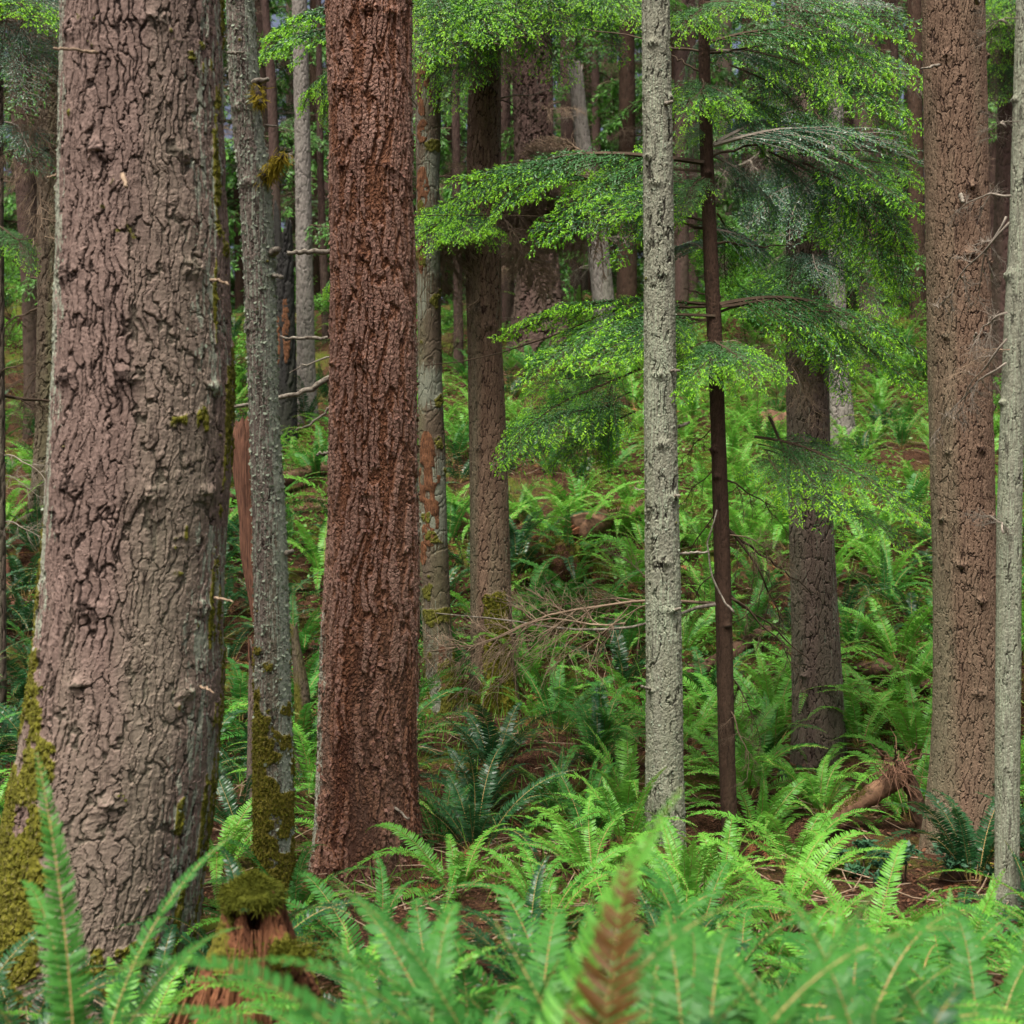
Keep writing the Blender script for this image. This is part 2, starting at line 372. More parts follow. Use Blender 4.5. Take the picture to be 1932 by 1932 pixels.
def bark_furrow(S, Z, C, seed, wx=0.052):
    nc = max(4, int(round(C / wx))); nb = max(3, int(round(C / 0.3))); nm = max(4, int(round(C / 0.05)))
    wob = fbm(S * nb, Z / 0.5, nb, seed + 1, 3) - 0.5
    wf = fbm(S * nm, Z / 0.06, nm, seed + 2, 3) - 0.5
    f1, f2, cid, cy = voronoi(S * nc + wob * 3.0 + wf * 0.7, Z / 0.42 + wob * 1.0 + wf * 0.3, nc, seed + 3, 1.0)
    low = sst(1.3, -0.5, Z)                 # crumblier towards the foot
    keep = sst(0.05 + 0.45 * low, 0.25 + 0.45 * low, cid)
    a = sst(0.06, 0.26, f2 - f1) * (0.25 + 0.75 * keep)
    nf = max(6, int(round(C / 0.022)))
    g1, g2, cid2, cy2 = voronoi(S * nf + wob * 6 + wf, Z / 0.034 + wf, nf, seed + 6, 1.0)
    fl = sst(0.0, 0.35, g2 - g1)
    nn = max(6, int(round(C / 0.012)))
    n = fbm(S * nn, Z / 0.014, nn, seed + 8, 3)
    gran = (0.26 * fl * cid2 + 0.30 * n)
    h = -0.22 * low + 0.44 * a + gran * (1.0 - 0.55 * a) + 0.16 * a * np.clip(0.6 - cy, 0, 1) + 0.10 * a * fl
    return np.clip(h, 0, 1.1), cid * 0.5 + cid2 * 0.5

def bark_net(S, Z, C, seed, wx=0.045, st=2.6):
    nc = max(5, int(round(C / wx))); nb = max(3, int(round(C / 0.2))); nm = max(5, int(round(C / (wx * 0.7))))
    wob = fbm(S * nb, Z / 0.3, nb, seed + 1, 3) - 0.5
    wf = fbm(S * nm, Z / (wx * 0.9), nm, seed + 2, 3) - 0.5
    f1, f2, cid, cy = voronoi(S * nc + wob * 2.2 + wf * 0.7, Z / (wx * st) + wob + wf * 0.6, nc, seed + 3, 0.95)
    wid = 0.07 + 0.17 * fbm(S * nb * 2, Z / 0.12, nb * 2, seed + 4, 2)
    a = sst(0.0, 1.0, (f2 - f1) / wid)
    g1, g2, cid2, c2 = voronoi(S * nc * 2 + wob * 4 + wf, Z / (wx * st * 0.4) + wf, nc * 2, seed + 5, 1.0)
    b = sst(0.0, 0.3, g2 - g1)
    n = fbm(S * nc * 3, Z / (wx * 0.35), nc * 3, seed + 8, 3)
    return np.clip(0.46 * a + a * (0.16 * cid + 0.08 * cid2) + 0.10 * b * a + 0.24 * n, 0, 1.1), cid * 0.6 + cid2 * 0.4

def bark_crack(S, Z, C, seed, wx=0.035, lump=0.022, amt=1.0):
    """lumpy bark broken by winding, mostly upright dark cracks"""
    nc = max(5, int(round(C / wx))); nl = max(6, int(round(C / lump))); nb = max(3, int(round(C / 0.15)))
    wob = fbm(S * nb, Z / 0.2, nb, seed + 1, 3) - 0.5
    wf = fbm(S * nl, Z / lump, nl, seed + 2, 3) - 0.5
    c1 = np.abs(fbm(S * nc + wob * 2 + wf * .6, Z / (wx * 4.5) + wf * .7, nc, seed + 3, 2) - 0.5)
    mask = fbm(S * nb * 2, Z / 0.10, nb * 2, seed + 5, 2)
    a = sst(0.0, 1.0, c1 / (0.012 + 0.10 * amt * sst(0.38, 0.68, mask)))
    c2 = np.abs(fbm(S * nc + wob, Z / (wx * 1.1) + wf, nc, seed + 7, 2) - 0.5)
    b = 1 - (1 - sst(0.0, 0.045, c2)) * sst(0.5, 0.65, vnoise(S * nb * 3, Z / 0.06, nb * 3, seed + 9))
    g1, g2, cid, cy = voronoi(S * nl + wf * 1.2, Z / (lump * 1.2) + wf, nl, seed + 6, 1.0)
    n = fbm(S * nl * 2, Z / (lump * .5), nl * 2, seed + 8, 3)
    return np.clip(0.46 * a + a * b * (0.18 + 0.2 * cid) + 0.12 * sst(0, .4, g2 - g1) + 0.18 * n, 0, 1.1), cid

def trunk(d, prof, barkfn, amp, nth, dz, top_extra=3.0, seed=1, moss=None, lich=None, knots=(), lobes=0.0, base_z=None, zlo=0.3, top_v=-130, jag=0.0, lean_y=None, lump=0.02, topclose=False):
    """trunk mesh in world space from its outline; returns dict of arrays"""
    prof = np.array(sorted(prof), float)
    v = prof[:, 0]; zc = CZ + (HALF - v) / FPX * d
    xc = ((prof[:, 1] + prof[:, 2]) / 2 - HALF) / FPX * d; rr = (prof[:, 2] - prof[:, 1]) / 2 / FPX * d
    zb = zc.min() if base_z is None else base_z
    ztop = CZ + (HALF - top_v) / FPX * d if top_v is not None else zc.max()
    zs = np.arange(zb - zlo, ztop, dz)
    if top_extra > 0: zs = np.concatenate([zs, np.linspace(ztop, ztop + top_extra, 12)])
    o = np.argsort(zc); zc, xc, rr = zc[o], xc[o], rr[o]
    def smooth(a):
        s0 = (xc, rr)
        val = np.interp(zs, zc, a)
        # linear continuation above the frame
        if zs[-1] > zc[-1] and len(zc) > 1:
            sl = (a[-1] - a[max(0, len(a) - 3)]) / (zc[-1] - zc[max(0, len(a) - 3)])
            k = zs > zc[-1]; val[k] = a[-1] + sl * (zs[k] - zc[-1])
        kk = max(1, int(0.25 / dz)); ker = np.ones(kk) / kk
        pad = np.concatenate([np.full(kk, val[0]), val, np.full(kk, val[-1])])
        return np.convolve(pad, ker, 'same')[kk:-kk]
    cx = smooth(xc); r = np.maximum(smooth(rr), 0.01)
    cy = np.full_like(cx, d)
    if lean_y is not None: cy = d + lean_y * (zs - zs[0])
    th = np.linspace(-np.pi, np.pi, nth, endpoint=False)
    S, Zm = np.meshgrid((th + np.pi) / (2 * np.pi), zs)
    TH = np.meshgrid(th, zs)[0]
    C = 2 * np.pi * float(np.median(rr))
    h, cell = barkfn(S, Zm, C, seed)
    hz = Zm - (zb if base_z is None else base_z)
    R = r[:, None] * np.ones_like(S)
    lum = fbm(S * 4, Zm / 0.6, 4, seed + 40, 2) - 0.5
    R = R * (1 + lump * 2 * lum)
    if lobes:
        R = R * (1 + lobes * np.exp(-np.clip(hz, 0, 9) / 0.35) * (np.cos(TH * 5 + seed) * 0.6 + np.cos(TH * 3 + seed * 2) * 0.5))
    kn = np.zeros_like(S)
    for (ku, kv, ks) in knots:
        kz = CZ + (HALF - kv) / FPX * d
        i = int(np.clip(np.searchsorted(zs, kz), 0, len(zs) - 1))
        sx = np.clip(((ku - HALF) / FPX * d - cx[i]) / r[i], -0.98, 0.98); kth = math.asin(sx)
        dd = ((TH - kth) * r[i]) ** 2 / (ks * 1.4) ** 2 + (Zm - kz) ** 2 / ks ** 2
        kn += np.exp(-dd) * (0.5 + 1.0 * vnoise(S * 90, Zm / 0.02, 90, seed + 77))
    R = R + (h - 0.6) * amp + kn * 0.022
    bark = np.clip(h - 0.55 * np.clip(kn, 0, 1) * (vnoise(S * 120, Zm / 0.015, 120, seed + 78) > 0.45), 0, 1)
    mo = np.zeros_like(S) if moss is None else np.clip(moss(TH, Zm, hz, S), 0, 1)
    R = R + mo * 0.012 * (0.5 + vnoise(S * 100, Zm / 0.02, 100, seed + 60))
    li = np.zeros_like(S) if lich is None else np.clip(lich(TH, Zm, hz, S), 0, 1)
    X = cx[:, None] + R * np.sin(TH); Y = cy[:, None] - R * np.cos(TH)
    if jag > 0:
        jj = (vnoise(S * 9, S * 0 + seed, 9, seed + 90) - 0.5) * jag + (vnoise(S * 26, S * 0 + seed, 26, seed + 91) - 0.5) * jag * 0.6
        near = sst(zs[-1] - jag * 1.5, zs[-1], Zm)
        Zm = Zm + jj * near
    V = np.stack([X, Y, Zm], -1).reshape(-1, 3)
    nz = len(zs)
    i = np.arange(nz - 1)[:, None] * nth; j = np.arange(nth)[None]; j2 = (j + 1) % nth
    Q = np.stack([i + j, i + j2, i + nth + j2, i + nth + j], -1).reshape(-1, 4)
    # close the top with a fan
    V = np.vstack([V, [[cx[-1], cy[-1], zs[-1] - (jag * 0.8)]]])
    e = (nz - 1) * nth; k = np.arange(nth)
    T = np.stack([e + k, e + (k + 1) % nth, np.full(nth, nz * nth)], -1)
    ap = lambda a, q=0.3: np.concatenate([a.ravel(), [q]])
    return dict(V=V, Q=Q, T=T, at=dict(bark=ap(bark), cell=ap(cell), moss=ap(mo, 0), lich=ap(li, 0)),
                base=np.array([np.interp(zb, zs, cx), d, zb]), nth=nth, nz=nz, zs=zs, cx=cx, r=r, cy=cy)

def trunk_obj(name, label, cat, tr, mat, group=None, root=None, pname='trunk'):
    if root is None: root = thing(name, label, cat, tr['base'], group)
    me = make_mesh(pname, tr['V'] - tr['base'], tr['Q'], tr['T'], [mat], smooth=tr['nth'] < 100, attrs=tr['at'])
    part(pname, me, root)
    return root

def scatter_on(tr, mask, n, size, seed, tangent=0.3, zmax=None, droop=0.0):
    """tiny leaves scattered on the trunk's surface where mask is high"""
    rg = np.random.default_rng(seed)
    nv = tr['nth'] * tr['nz']
    V = tr['V'][:nv]
    m = mask[:nv].copy()
    zs = V[:, 2]
    if zmax is not None: m[zs > zmax] = 0
    # front and sides only count where a step aside could see them
    pr = m / max(1e-9, m.sum())
    idx = rg.choice(nv, n, p=pr)
    iz = idx // tr['nth']
    nor = np.stack([V[idx, 0] - tr['cx'][iz], V[idx, 1] - tr['cy'][iz], np.zeros(n)], -1)
    nor /= np.linalg.norm(nor, axis=1, keepdims=True) + 1e-9
    d = rg.normal(size=(n, 3)); d -= (d * nor).sum(1, keepdims=True) * nor * (1 - tangent)
    d += nor * tangent * 0.8; d[:, 2] -= droop
    d /= np.linalg.norm(d, axis=1, keepdims=True) + 1e-9
    w = np.cross(d, nor + 0.3 * rg.normal(size=(n, 3))); w /= np.linalg.norm(w, axis=1, keepdims=True) + 1e-9
    s = size * rg.uniform(0.5, 1.4, (n, 1))
    return V[idx] - nor * 0.003, d * s, w * s * 0.35

# ------------------------------------------------------------------ ferns
def frond_geo(L, a0, a1, npairs, maxp, seed, curl=1.3, side=0.0, sparse=0.0):
    rg = np.random.default_rng(seed)
    g = Geo()
    n = 22; t = np.linspace(0, 1, n)
    ang = RAD(a0) + (RAD(a1) - RAD(a0)) * t ** curl
    dl = L / (n - 1)
    x = np.concatenate([[0], np.cumsum(np.cos(ang[:-1]) * dl)]); z = np.concatenate([[0], np.cumsum(np.sin(ang[:-1]) * dl)])
    y = side * t ** 2 * L
    pts = np.stack([x, y, z], -1)
    g.tube(pts, 0.0042 * (1 - 0.8 * t) + 0.0006, 3, 1)
    s = np.linspace(0.13, 0.992, npairs)
    prof = np.minimum(1, (s - 0.06) / 0.22) ** 0.7 * (1 - s) ** 0.62
    prof = prof / prof.max()
    pos = np.stack([np.interp(s, t, pts[:, i]) for i in range(3)], -1)
    tn = np.gradient(pts, axis=0); tn /= np.linalg.norm(tn, axis=1, keepdims=True)
    tan = np.stack([np.interp(s, t, tn[:, i]) for i in range(3)], -1); tan /= np.linalg.norm(tan, axis=1, keepdims=True)
    B = np.array([0, 1.0, 0])[None] - tan * tan[:, 1:2]; B /= np.linalg.norm(B, axis=1, keepdims=True)
    N = np.cross(tan, B)
    N = np.where(N[:, 2:3] < -0.999, -N, N)
    sp = L * 0.86 / npairs
    for sg in (-1, 1):
        keep = rg.random(npairs) > sparse
        m = keep.sum()
        ln = (maxp * prof * rg.uniform(0.88, 1.08, npairs))[keep][:, None] + 0.006
        ph = (RAD(12) + RAD(38) * s ** 2 + rg.normal(0, 0.06, npairs))[keep][:, None]
        lift = rg.normal(0.16, 0.09, npairs)[keep][:, None]
        b, tt, nn, pp = B[keep] * sg, tan[keep], N[keep], pos[keep]
        D = (b * np.cos(ph) + tt * np.sin(ph)) * np.cos(lift) + nn * np.sin(lift)
        W = tt * np.cos(ph) - b * np.sin(ph) + nn * rg.normal(0.0, 0.28, (m, 1))
        W /= np.linalg.norm(W, axis=1, keepdims=True)
        wd = np.minimum(sp * 0.43, ln * 0.14 + 0.001)
        mid = pp + D * ln * 0.40 + nn * ln * 0.03
        q3 = pp + D * ln * 0.78 - nn * ln * 0.03
        tip = pp + D * ln - nn * ln * 0.12 + tt * ln * 0.08
        V = np.stack([pp - W * wd * 0.55, pp + W * wd * 0.75, mid + W * wd, mid - W * wd, q3 + W * wd * 0.62, q3 - W * wd * 0.62, tip], 1).reshape(-1, 3)
        k = np.arange(m)[:, None] * 7
        Q = np.vstack([k + np.array([[0, 1, 2, 3]]), k + np.array([[3, 2, 4, 5]])])
        T = k + np.array([[5, 4, 6]])
        g.add(V, Q, T, 0)
    return g

SPECS = [  # length, start angle, end angle, pairs, pinna, curl, side
    (1.04, 76, -6, 46, 0.086, 1.4, 0.05), (1.18, 79, -38, 50, 0.092, 1.5, -0.09), (0.98, 62, -34, 44, 0.086, 1.2, 0.09),
    (1.12, 68, -55, 50, 0.090, 1.6, -0.07), (0.86, 50, -40, 40, 0.080, 1.2, 0.10), (0.86, 83, 42, 40, 0.080, 1.3, 0.03),
    (1.22, 73, -26, 52, 0.096, 1.7, 0.08)]
FR = {}
for key, mt in (('fern', M['fern']), ('fresh', M['fernfresh']), ('deep', M['ferndark'])):
    FR[key] = []
for i, (L, a0, a1, npr, mp, cu, sd) in enumerate(SPECS):
    g = frond_geo(L, a0, a1, npr, mp, 100 + i, cu, sd)
    for key, mt in (('fern', M['fern']), ('fresh', M['fernfresh']), ('deep', M['ferndark'])):
        FR[key].append(g.mesh('frond', [mt, M['rachis']], smooth=False))
FR['dead'] = [frond_geo(L, a0, a1, 38, mp, 140 + i, cu, sd, 0.25).mesh('dead_frond', [M['ferndead'], M['rachis']], smooth=False)
              for i, (L, a0, a1, mp, cu, sd) in enumerate([(0.85, 25, -75, 0.06, 0.8, 0.1), (0.75, 10, -60, 0.055, 0.9, -0.1), (0.9, 40, -80, 0.06, 0.7, 0.05)])]
FROND_ARR = [frond_geo(L, a0, a1, int(npr * 0.62), mp, 200 + i, cu, sd) for i, (L, a0, a1, npr, mp, cu, sd) in enumerate(SPECS)]
DEAD_ARR = frond_geo(0.85, 20, -70, 24, 0.06, 240, 0.8, 0.1, 0.2)

def frond_matrix(rg, az, scale, tilt=0.0):
    return (Matrix.Rotation(az, 4, 'Z') @ Matrix.Rotation(tilt, 4, 'Y') @ Matrix.Rotation(rg.normal(0, 0.18), 4, 'X')
            @ Matrix.Diagonal((scale, scale, scale, 1)))

def fern_full(label, x, y, size, tone, nfr, seed, ndead=2, group='sword ferns on the forest floor', only=None, splay=0.0, z=None):
    rg = np.random.default_rng(seed)
    z = G(x, y) - 0.02 if z is None else z
    root = thing('sword_fern', label, 'fern', (x, y, z), group)
    a0 = rg.uniform(0, 6.28)
    for i in range(nfr):
        az = a0 + i * 2.399 + rg.normal(0, 0.25)
        inner = i / max(1, nfr - 1)
        k = int(rg.choice([5, 0, 1, 6])) if inner < 0.35 else int(rg.choice([0, 1, 2, 3, 6])) if inner < 0.75 else int(rg.choice([2, 3, 4]))
        off = np.array([math.cos(az), math.sin(az)]) * (0.02 + 0.05 * rg.random())
        tilt = rg.normal(0.0, 0.14) + (0.14 if inner > 0.75 else -0.03) + splay * (0.4 + inner)
        Mx = Matrix.Translation((off[0], off[1], 0)) @ frond_matrix(rg, az, size * rg.uniform(0.82, 1.12), tilt)
        tn = tone
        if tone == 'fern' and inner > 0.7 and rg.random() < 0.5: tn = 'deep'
        part('frond', FR[tn][k], root, Mx)
    for i in range(ndead):
        az = rg.uniform(0, 6.28)
        part('dead_frond', FR['dead'][int(rg.integers(3))], root, frond_matrix(rg, az, size * rg.uniform(0.8, 1.05), rg.normal(0.1, 0.1)))
    return root

def merge_arrays(lst):
    """list of (V,Q,T,qm,tm) -> one"""
    n = 0; Vs, Qs, Ts, qs, ts = [], [], [], [], []
    for V, Q, T, qm, tm in lst:
        Vs.append(V); Qs.append(Q + n); Ts.append(T + n)
        qs.append(np.zeros(len(Q), int) if qm is None else qm); ts.append(np.zeros(len(T), int) if tm is None else tm)
        n += len(V)
    return np.vstack(Vs), np.vstack(Qs), np.vstack(Ts), np.concatenate(qs), np.concatenate(ts)

def xf(arr, Mx):
    V, Q, T, qm, tm = arr
    A = np.array(Mx)
    return V @ A[:3, :3].T + A[:3, 3], Q, T, qm, tm

def fern_clump_arrays(seed, nfr=11, dead=2):
    rg = np.random.default_rng(seed); out = []
    a0 = rg.uniform(0, 6.28)
    for i in range(nfr):
        az = a0 + i * 2.399 + rg.normal(0, 0.25); inner = i / (nfr - 1)
        k = int(rg.choice([5, 0, 1, 6])) if inner < 0.35 else int(rg.choice([0, 1, 2, 3, 6])) if inner < 0.75 else int(rg.choice([2, 3, 4]))
        out.append(xf(FROND_ARR[k].arrays(), frond_matrix(rg, az, rg.uniform(0.8, 1.1), rg.normal(0, 0.14))))
    for i in range(dead):
        V, Q, T, qm, tm = DEAD_ARR.arrays()
        out.append(xf((V, Q, T, np.where(qm == 0, 2, qm), np.where(tm == 0, 2, tm)), frond_matrix(rg, rg.uniform(0, 6.28), rg.uniform(.8, 1), rg.normal(.1, .1))))
    return merge_arrays(out)
CLUMP_A = [fern_clump_arrays(300 + i, 10 + i % 4) for i in range(6)]
CLUMP = {}
for key, mt in (('fern', M['fern']), ('fresh', M['fernfresh']), ('deep', M['ferndark'])):
    CLUMP[key] = [make_mesh('sword_fern', V, Q, T, [mt, M['rachis'], M['ferndead']], qm, tm, False) for V, Q, T, qm, tm in CLUMP_A]

# ------------------------------------------------------------------ boughs, twigs
def bough_geo(seed, nsec=19, droop=0.22, hang=0.35, tipp=0.55, dens=1.0, ls=0.42, lf=1.0, bare=0.1, wood=True, sc=1.0):
    rg = np.random.default_rng(seed); g = Geo()
    nsec = int(nsec * sc ** 0.55); lf = lf / sc; sp_j = 0.027 / sc ** 0.7
    t = np.linspace(0, 1, 14)
    mp = np.stack([t, 0.05 * np.sin(t * 5 + seed), 0.07 * np.sin(t * 2.6) - droop * t ** 2.3], -1)
    if wood: g.tube(mp, (0.010 * (1 - t) + 0.0015) / sc ** 0.4, 4, 0)
    tips, tdir, needles = [], [], []
    LB, LD, LW, BB, BD, BW = [], [], [], [], [], []
    def rnd3(s): return np.array([rg.normal(0, s), rg.normal(0, s), rg.normal(0, s)])
    for i in range(nsec * 2):
        ti = bare + (0.99 - bare) * (i + rg.random()) / (nsec * 2)
        sg = 1 if i % 2 else -1
        p0 = np.array([np.interp(ti, t, mp[:, k]) for k in range(3)])
        ln = ls * (1 - ti) ** 0.75 * rg.uniform(0.5, 1.15) * min(1, (ti + 0.12) / 0.28) + 0.04
        a = RAD(58 - 22 * ti + rg.normal(0, 8)) * sg
        dr = np.array([math.cos(a), math.sin(a), rg.normal(0.02, 0.09)])
        m = max(3, int(ln / sp_j))
        q = np.linspace(0, 1, m)
        sp = p0 + dr * (q * ln)[:, None]; sp[:, 2] -= hang * ln * q ** 1.8 * rg.uniform(0.5, 1.3); sp[:, 1] += 0.02 * np.sin(q * 4 + i)
        if wood: g.tube(sp[[0, m // 2, -1]], np.array([0.0032, 0.0022, 0.001]) / sc ** 0.5, 3, 0, False)
        for j in range(1, m):
            if rg.random() > dens: continue
            sdir = sp[j] - sp[j - 1]; sdir /= np.linalg.norm(sdir)
            lat0 = np.array([-sdir[1], sdir[0], 0.0])
            for s2 in (-1, 1):
                lt = (0.085 * (1 - q[j]) + 0.030) * rg.uniform(0.6, 1.2) / sc ** 0.45
                td = sdir * 0.62 + lat0 * (0.78 * s2) + np.array([0, 0, rg.normal(-0.10, 0.12)]); td /= np.linalg.norm(td)
                step = 0.019 * lf ** 0.8
                ns = max(1, int(round(lt / step)))
                BBk = sp[j] + td * (np.arange(ns) * step)[:, None]
                LB.append(BBk); LD.append(np.broadcast_to(td, (ns, 3)))
                mx_ = max(q[j], ti)
                if rg.random() < tipp * min(1.0, max(0.03, (mx_ - 0.45) / 0.40)):
                    fd = td + np.array([0, 0, -0.35]) + rnd3(0.12); fd /= np.linalg.norm(fd); nsh = int(rg.integers(3, 6))
                    for kk in range(nsh): tips.append(BBk[-1] + fd * (kk * 0.0085 * lf) + td * step * 0.5); tdir.append(fd)
    LB = np.vstack(LB); LD = np.vstack(LD); n = len(LB)
    dd = LD + rg.normal(0, 0.30, (n, 3)); dd /= np.linalg.norm(dd, axis=1, keepdims=True)
    wv = np.cross(dd, [0, 0, 1]) + rg.normal(0, 0.45, (n, 3)); wv -= dd * (wv * dd).sum(1, keepdims=True); wv /= np.linalg.norm(wv, axis=1, keepdims=True)
    l = rg.uniform(0.020, 0.034, (n, 1)) * lf
    g.leaves(LB, dd * l, wv * l * 0.175, 1)
    if tips:
        tb = np.repeat(np.array(tips), 2, 0); td = np.repeat(np.array(tdir), 2, 0); n = len(tb)
        dd = td * 0.9 + rg.normal(0, 0.42, (n, 3)) + np.array([0, 0, -0.10]); dd /= np.linalg.norm(dd, axis=1, keepdims=True)
        wv = np.cross(dd, [0, 0, 1]) + rg.normal(0, 0.4, (n, 3)); wv -= dd * (wv * dd).sum(1, keepdims=True); wv /= np.linalg.norm(wv, axis=1, keepdims=True)
        l = rg.uniform(0.016, 0.027, (n, 1)) * lf
        g.leaves(tb, dd * l, wv * l * 0.20, 2)
    return g

def dead_geo(seed, n1=16, l1=0.36, droop=0.1, fine=True, rmain=0.008, up=0.0, th=1.0):
    rg = np.random.default_rng(seed); g = Geo()
    t = np.linspace(0, 1, 12)
    mp = np.stack([t, 0.05 * np.sin(t * 4 + seed) + 0.02 * np.sin(t * 11), 0.06 * np.sin(t * 3) - droop * t ** 2 + 0.012 * np.sin(t * 15 + seed)], -1)
    g.tube(mp, rmain * (1 - t) + 0.0016, 5, 0)
    for i in range(n1):
        ti = 0.12 + 0.87 * (i + rg.random()) / n1
        p0 = np.array([np.interp(ti, t, mp[:, k]) for k in range(3)])
        ln = l1 * (1.1 - ti) * rg.uniform(0.5, 1.2) + 0.05
        a = RAD(rg.uniform(25, 60)) * (1 if i % 2 else -1)
        d = np.array([math.cos(a), math.sin(a), rg.normal(up - 0.15, 0.3)]); d /= np.linalg.norm(d)
        q = np.linspace(0, 1, 6); sp = p0 + d * (q * ln)[:, None]
        sp[:, 2] -= 0.3 * ln * q ** 2; sp += rg.normal(0, 0.006, sp.shape) * (q > 0)[:, None]
        g.tube(sp, th * (0.0034 * (1 - q) + 0.0012), 3, 0, False)
        for j in range(int(8 + ln * 46)):
            qq = rg.uniform(0.1, 1); b = np.array([np.interp(qq, q, sp[:, k]) for k in range(3)])
            l2 = rg.uniform(0.05, 0.20) * (1.2 - qq * 0.6)
            d2 = d + rg.normal(0, 0.55, 3); d2[2] -= 0.25; d2 /= np.linalg.norm(d2)
            mid = b + d2 * l2 * 0.5 + rg.normal(0, 0.008, 3); e = b + d2 * l2; e[2] -= 0.15 * l2
            g.tube([b, mid, e], [0.0015 * th, 0.0013 * th, 0.0008 * th], 3, 0, False)
            if fine and rg.random() < 0.6:
                d3 = d2 + rg.normal(0, 0.6, 3); d3 /= np.linalg.norm(d3)
                g.tube([mid, mid + d3 * l2 * 0.5], [0.0011 * th, 0.0007 * th], 3, 0, False)
    return g

BOUGH = {'far': []}
CLS = [(1.5, 1.25, 0), (2.3, 1.9, 1), (99, 2.7, 2)]
for c, (mx, sc, ci) in enumerate(CLS):
    BOUGH['fresh', c] = [bough_geo(500 + i + 10 * c, 20, 0.16 + 0.05 * (i % 3), 0.26 + 0.12 * (i % 3), 0.95, 0.95, sc=sc).mesh('bough', [M['twigdark'], M['needle'], M['tip']], False) for i in range(4)]
    BOUGH['dark', c] = [bough_geo(530 + i + 10 * c, 20, 0.20, 0.42, 0.36, 0.95, sc=sc).mesh('bough', [M['twigdark'], M['needle'], M['tip']], False) for i in range(3)]
    BOUGH['blue', c] = [bough_geo(560 + i + 10 * c, 20, 0.20, 0.32, 0.30, 1.0, sc=sc).mesh('bough', [M['twiggrey'], M['needleblue'], M['tipsoft']], False) for i in range(2)]
FARB = [bough_geo(590 + i, 11, 0.25, 0.45, 0.35, 0.6, 0.42, 2.3) for i in range(5)]
for g in FARB: BOUGH['far'].append(g.mesh('bough', [M['twigdark'], M['needlefar'], M['tipsoft']], False))
DEAD = {'brown': [dead_geo(600 + i, 16 + 2 * i, 0.36, 0.05 + 0.08 * i, True, 0.0045, 0.0, 0.72).mesh('dead_branch', [M['twig']]) for i in range(5)],
        'dense': [dead_geo(660 + i, 44, 0.46, 0.05 + 0.08 * i, True, 0.012, 0.1, 2.3).mesh('dead_branch', [M['twig']]) for i in range(3)],
        'grey': [dead_geo(620 + i, 7 + i, 0.30, 0.06 * i, False, 0.009, 0.1).mesh('dead_branch', [M['twiggrey']]) for i in range(4)],
        'dark': [dead_geo(640 + i, 9 + i, 0.34, 0.10 * i, True, 0.009).mesh('dead_branch', [M['twigdark']]) for i in range(4)]}

def span_matrix(p0, p1, root, tilt=0.0, roll=0.0, thick=None):
    """maps +X of a unit mesh from p0 to p1; tilt turns its flat side from the sky towards the south (-y)"""
    a = Vector(p0); b = Vector(p1); X = (b - a); L = X.length; X.normalize()
    N = Vector((0, -math.sin(tilt), math.cos(tilt)))
    N = N - X * N.dot(X)
    if N.length < 1e-3: N = Vector((0, -1, 0))
    N.normalize(); Yv = N.cross(X)
    s = L if thick is None else thick
    Mx = Matrix(((X.x * L, Yv.x * s, N.x * s, a.x), (X.y * L, Yv.y * s, N.y * s, a.y), (X.z * L, Yv.z * s, N.z * s, a.z), (0, 0, 0, 1)))
    return Matrix.Translation(-root.location) @ Mx @ Matrix.Rotation(roll, 4, 'X')

def bough(root, kind, u0, v0, d0, u1, v1, d1, tilt=0.7, seed=None, thick=None, droopfix=True):
    p0, p1 = P(u0, v0, d0), P(u1, v1, d1)
    L = np.linalg.norm(p1 - p0)
    lst = BOUGH[kind] if kind == 'far' else BOUGH[kind, 0 if L < 1.5 else 1 if L < 2.3 else 2]
    k = random.randrange(len(lst)) if seed is None else seed % len(lst)
    if droopfix: p1 = p1 + np.array([0, 0, 0.16 * L])     # the mesh itself droops towards its tip
    return part('bough', lst[k], root, span_matrix(p0, p1, root, tilt * 0.74, random.uniform(-0.2, 0.2), thick))

def deadb(root, kind, u0, v0, d0, u1, v1, d1, tilt=0.6, seed=None, thick=None):
    lst = DEAD[kind]; k = random.randrange(len(lst)) if seed is None else seed % len(lst)
    return part('dead_branch', lst[k], root, span_matrix(P(u0, v0, d0), P(u1, v1, d1), root, tilt, random.uniform(-0.5, 0.5), thick))

def stick(root, pts, r0, r1, mat, name='branch_stub', sides=7, wob=0.006, seed=0, label=None):
    rg = np.random.default_rng(seed + 900)
    p = np.array(pts, float); n = 12
    t = np.linspace(0, 1, len(p)); tt = np.linspace(0, 1, n)
    q = np.stack([np.interp(tt, t, p[:, k]) for k in range(3)], -1)
    q[1:] += rg.normal(0, wob, (n - 1, 3))
    g = Geo(); g.tube(q, (r0 + (r1 - r0) * tt) * rg.uniform(0.85, 1.15, n), sides, 0)
    me = g.mesh(name, [mat], True, root.location)
    return part(name, me, root, None, label)

# ------------------------------------------------------------------ the near trees
def vn(S, Z, k, s, seed): return vnoise(S * k, Z / s, k, seed) - 0.5

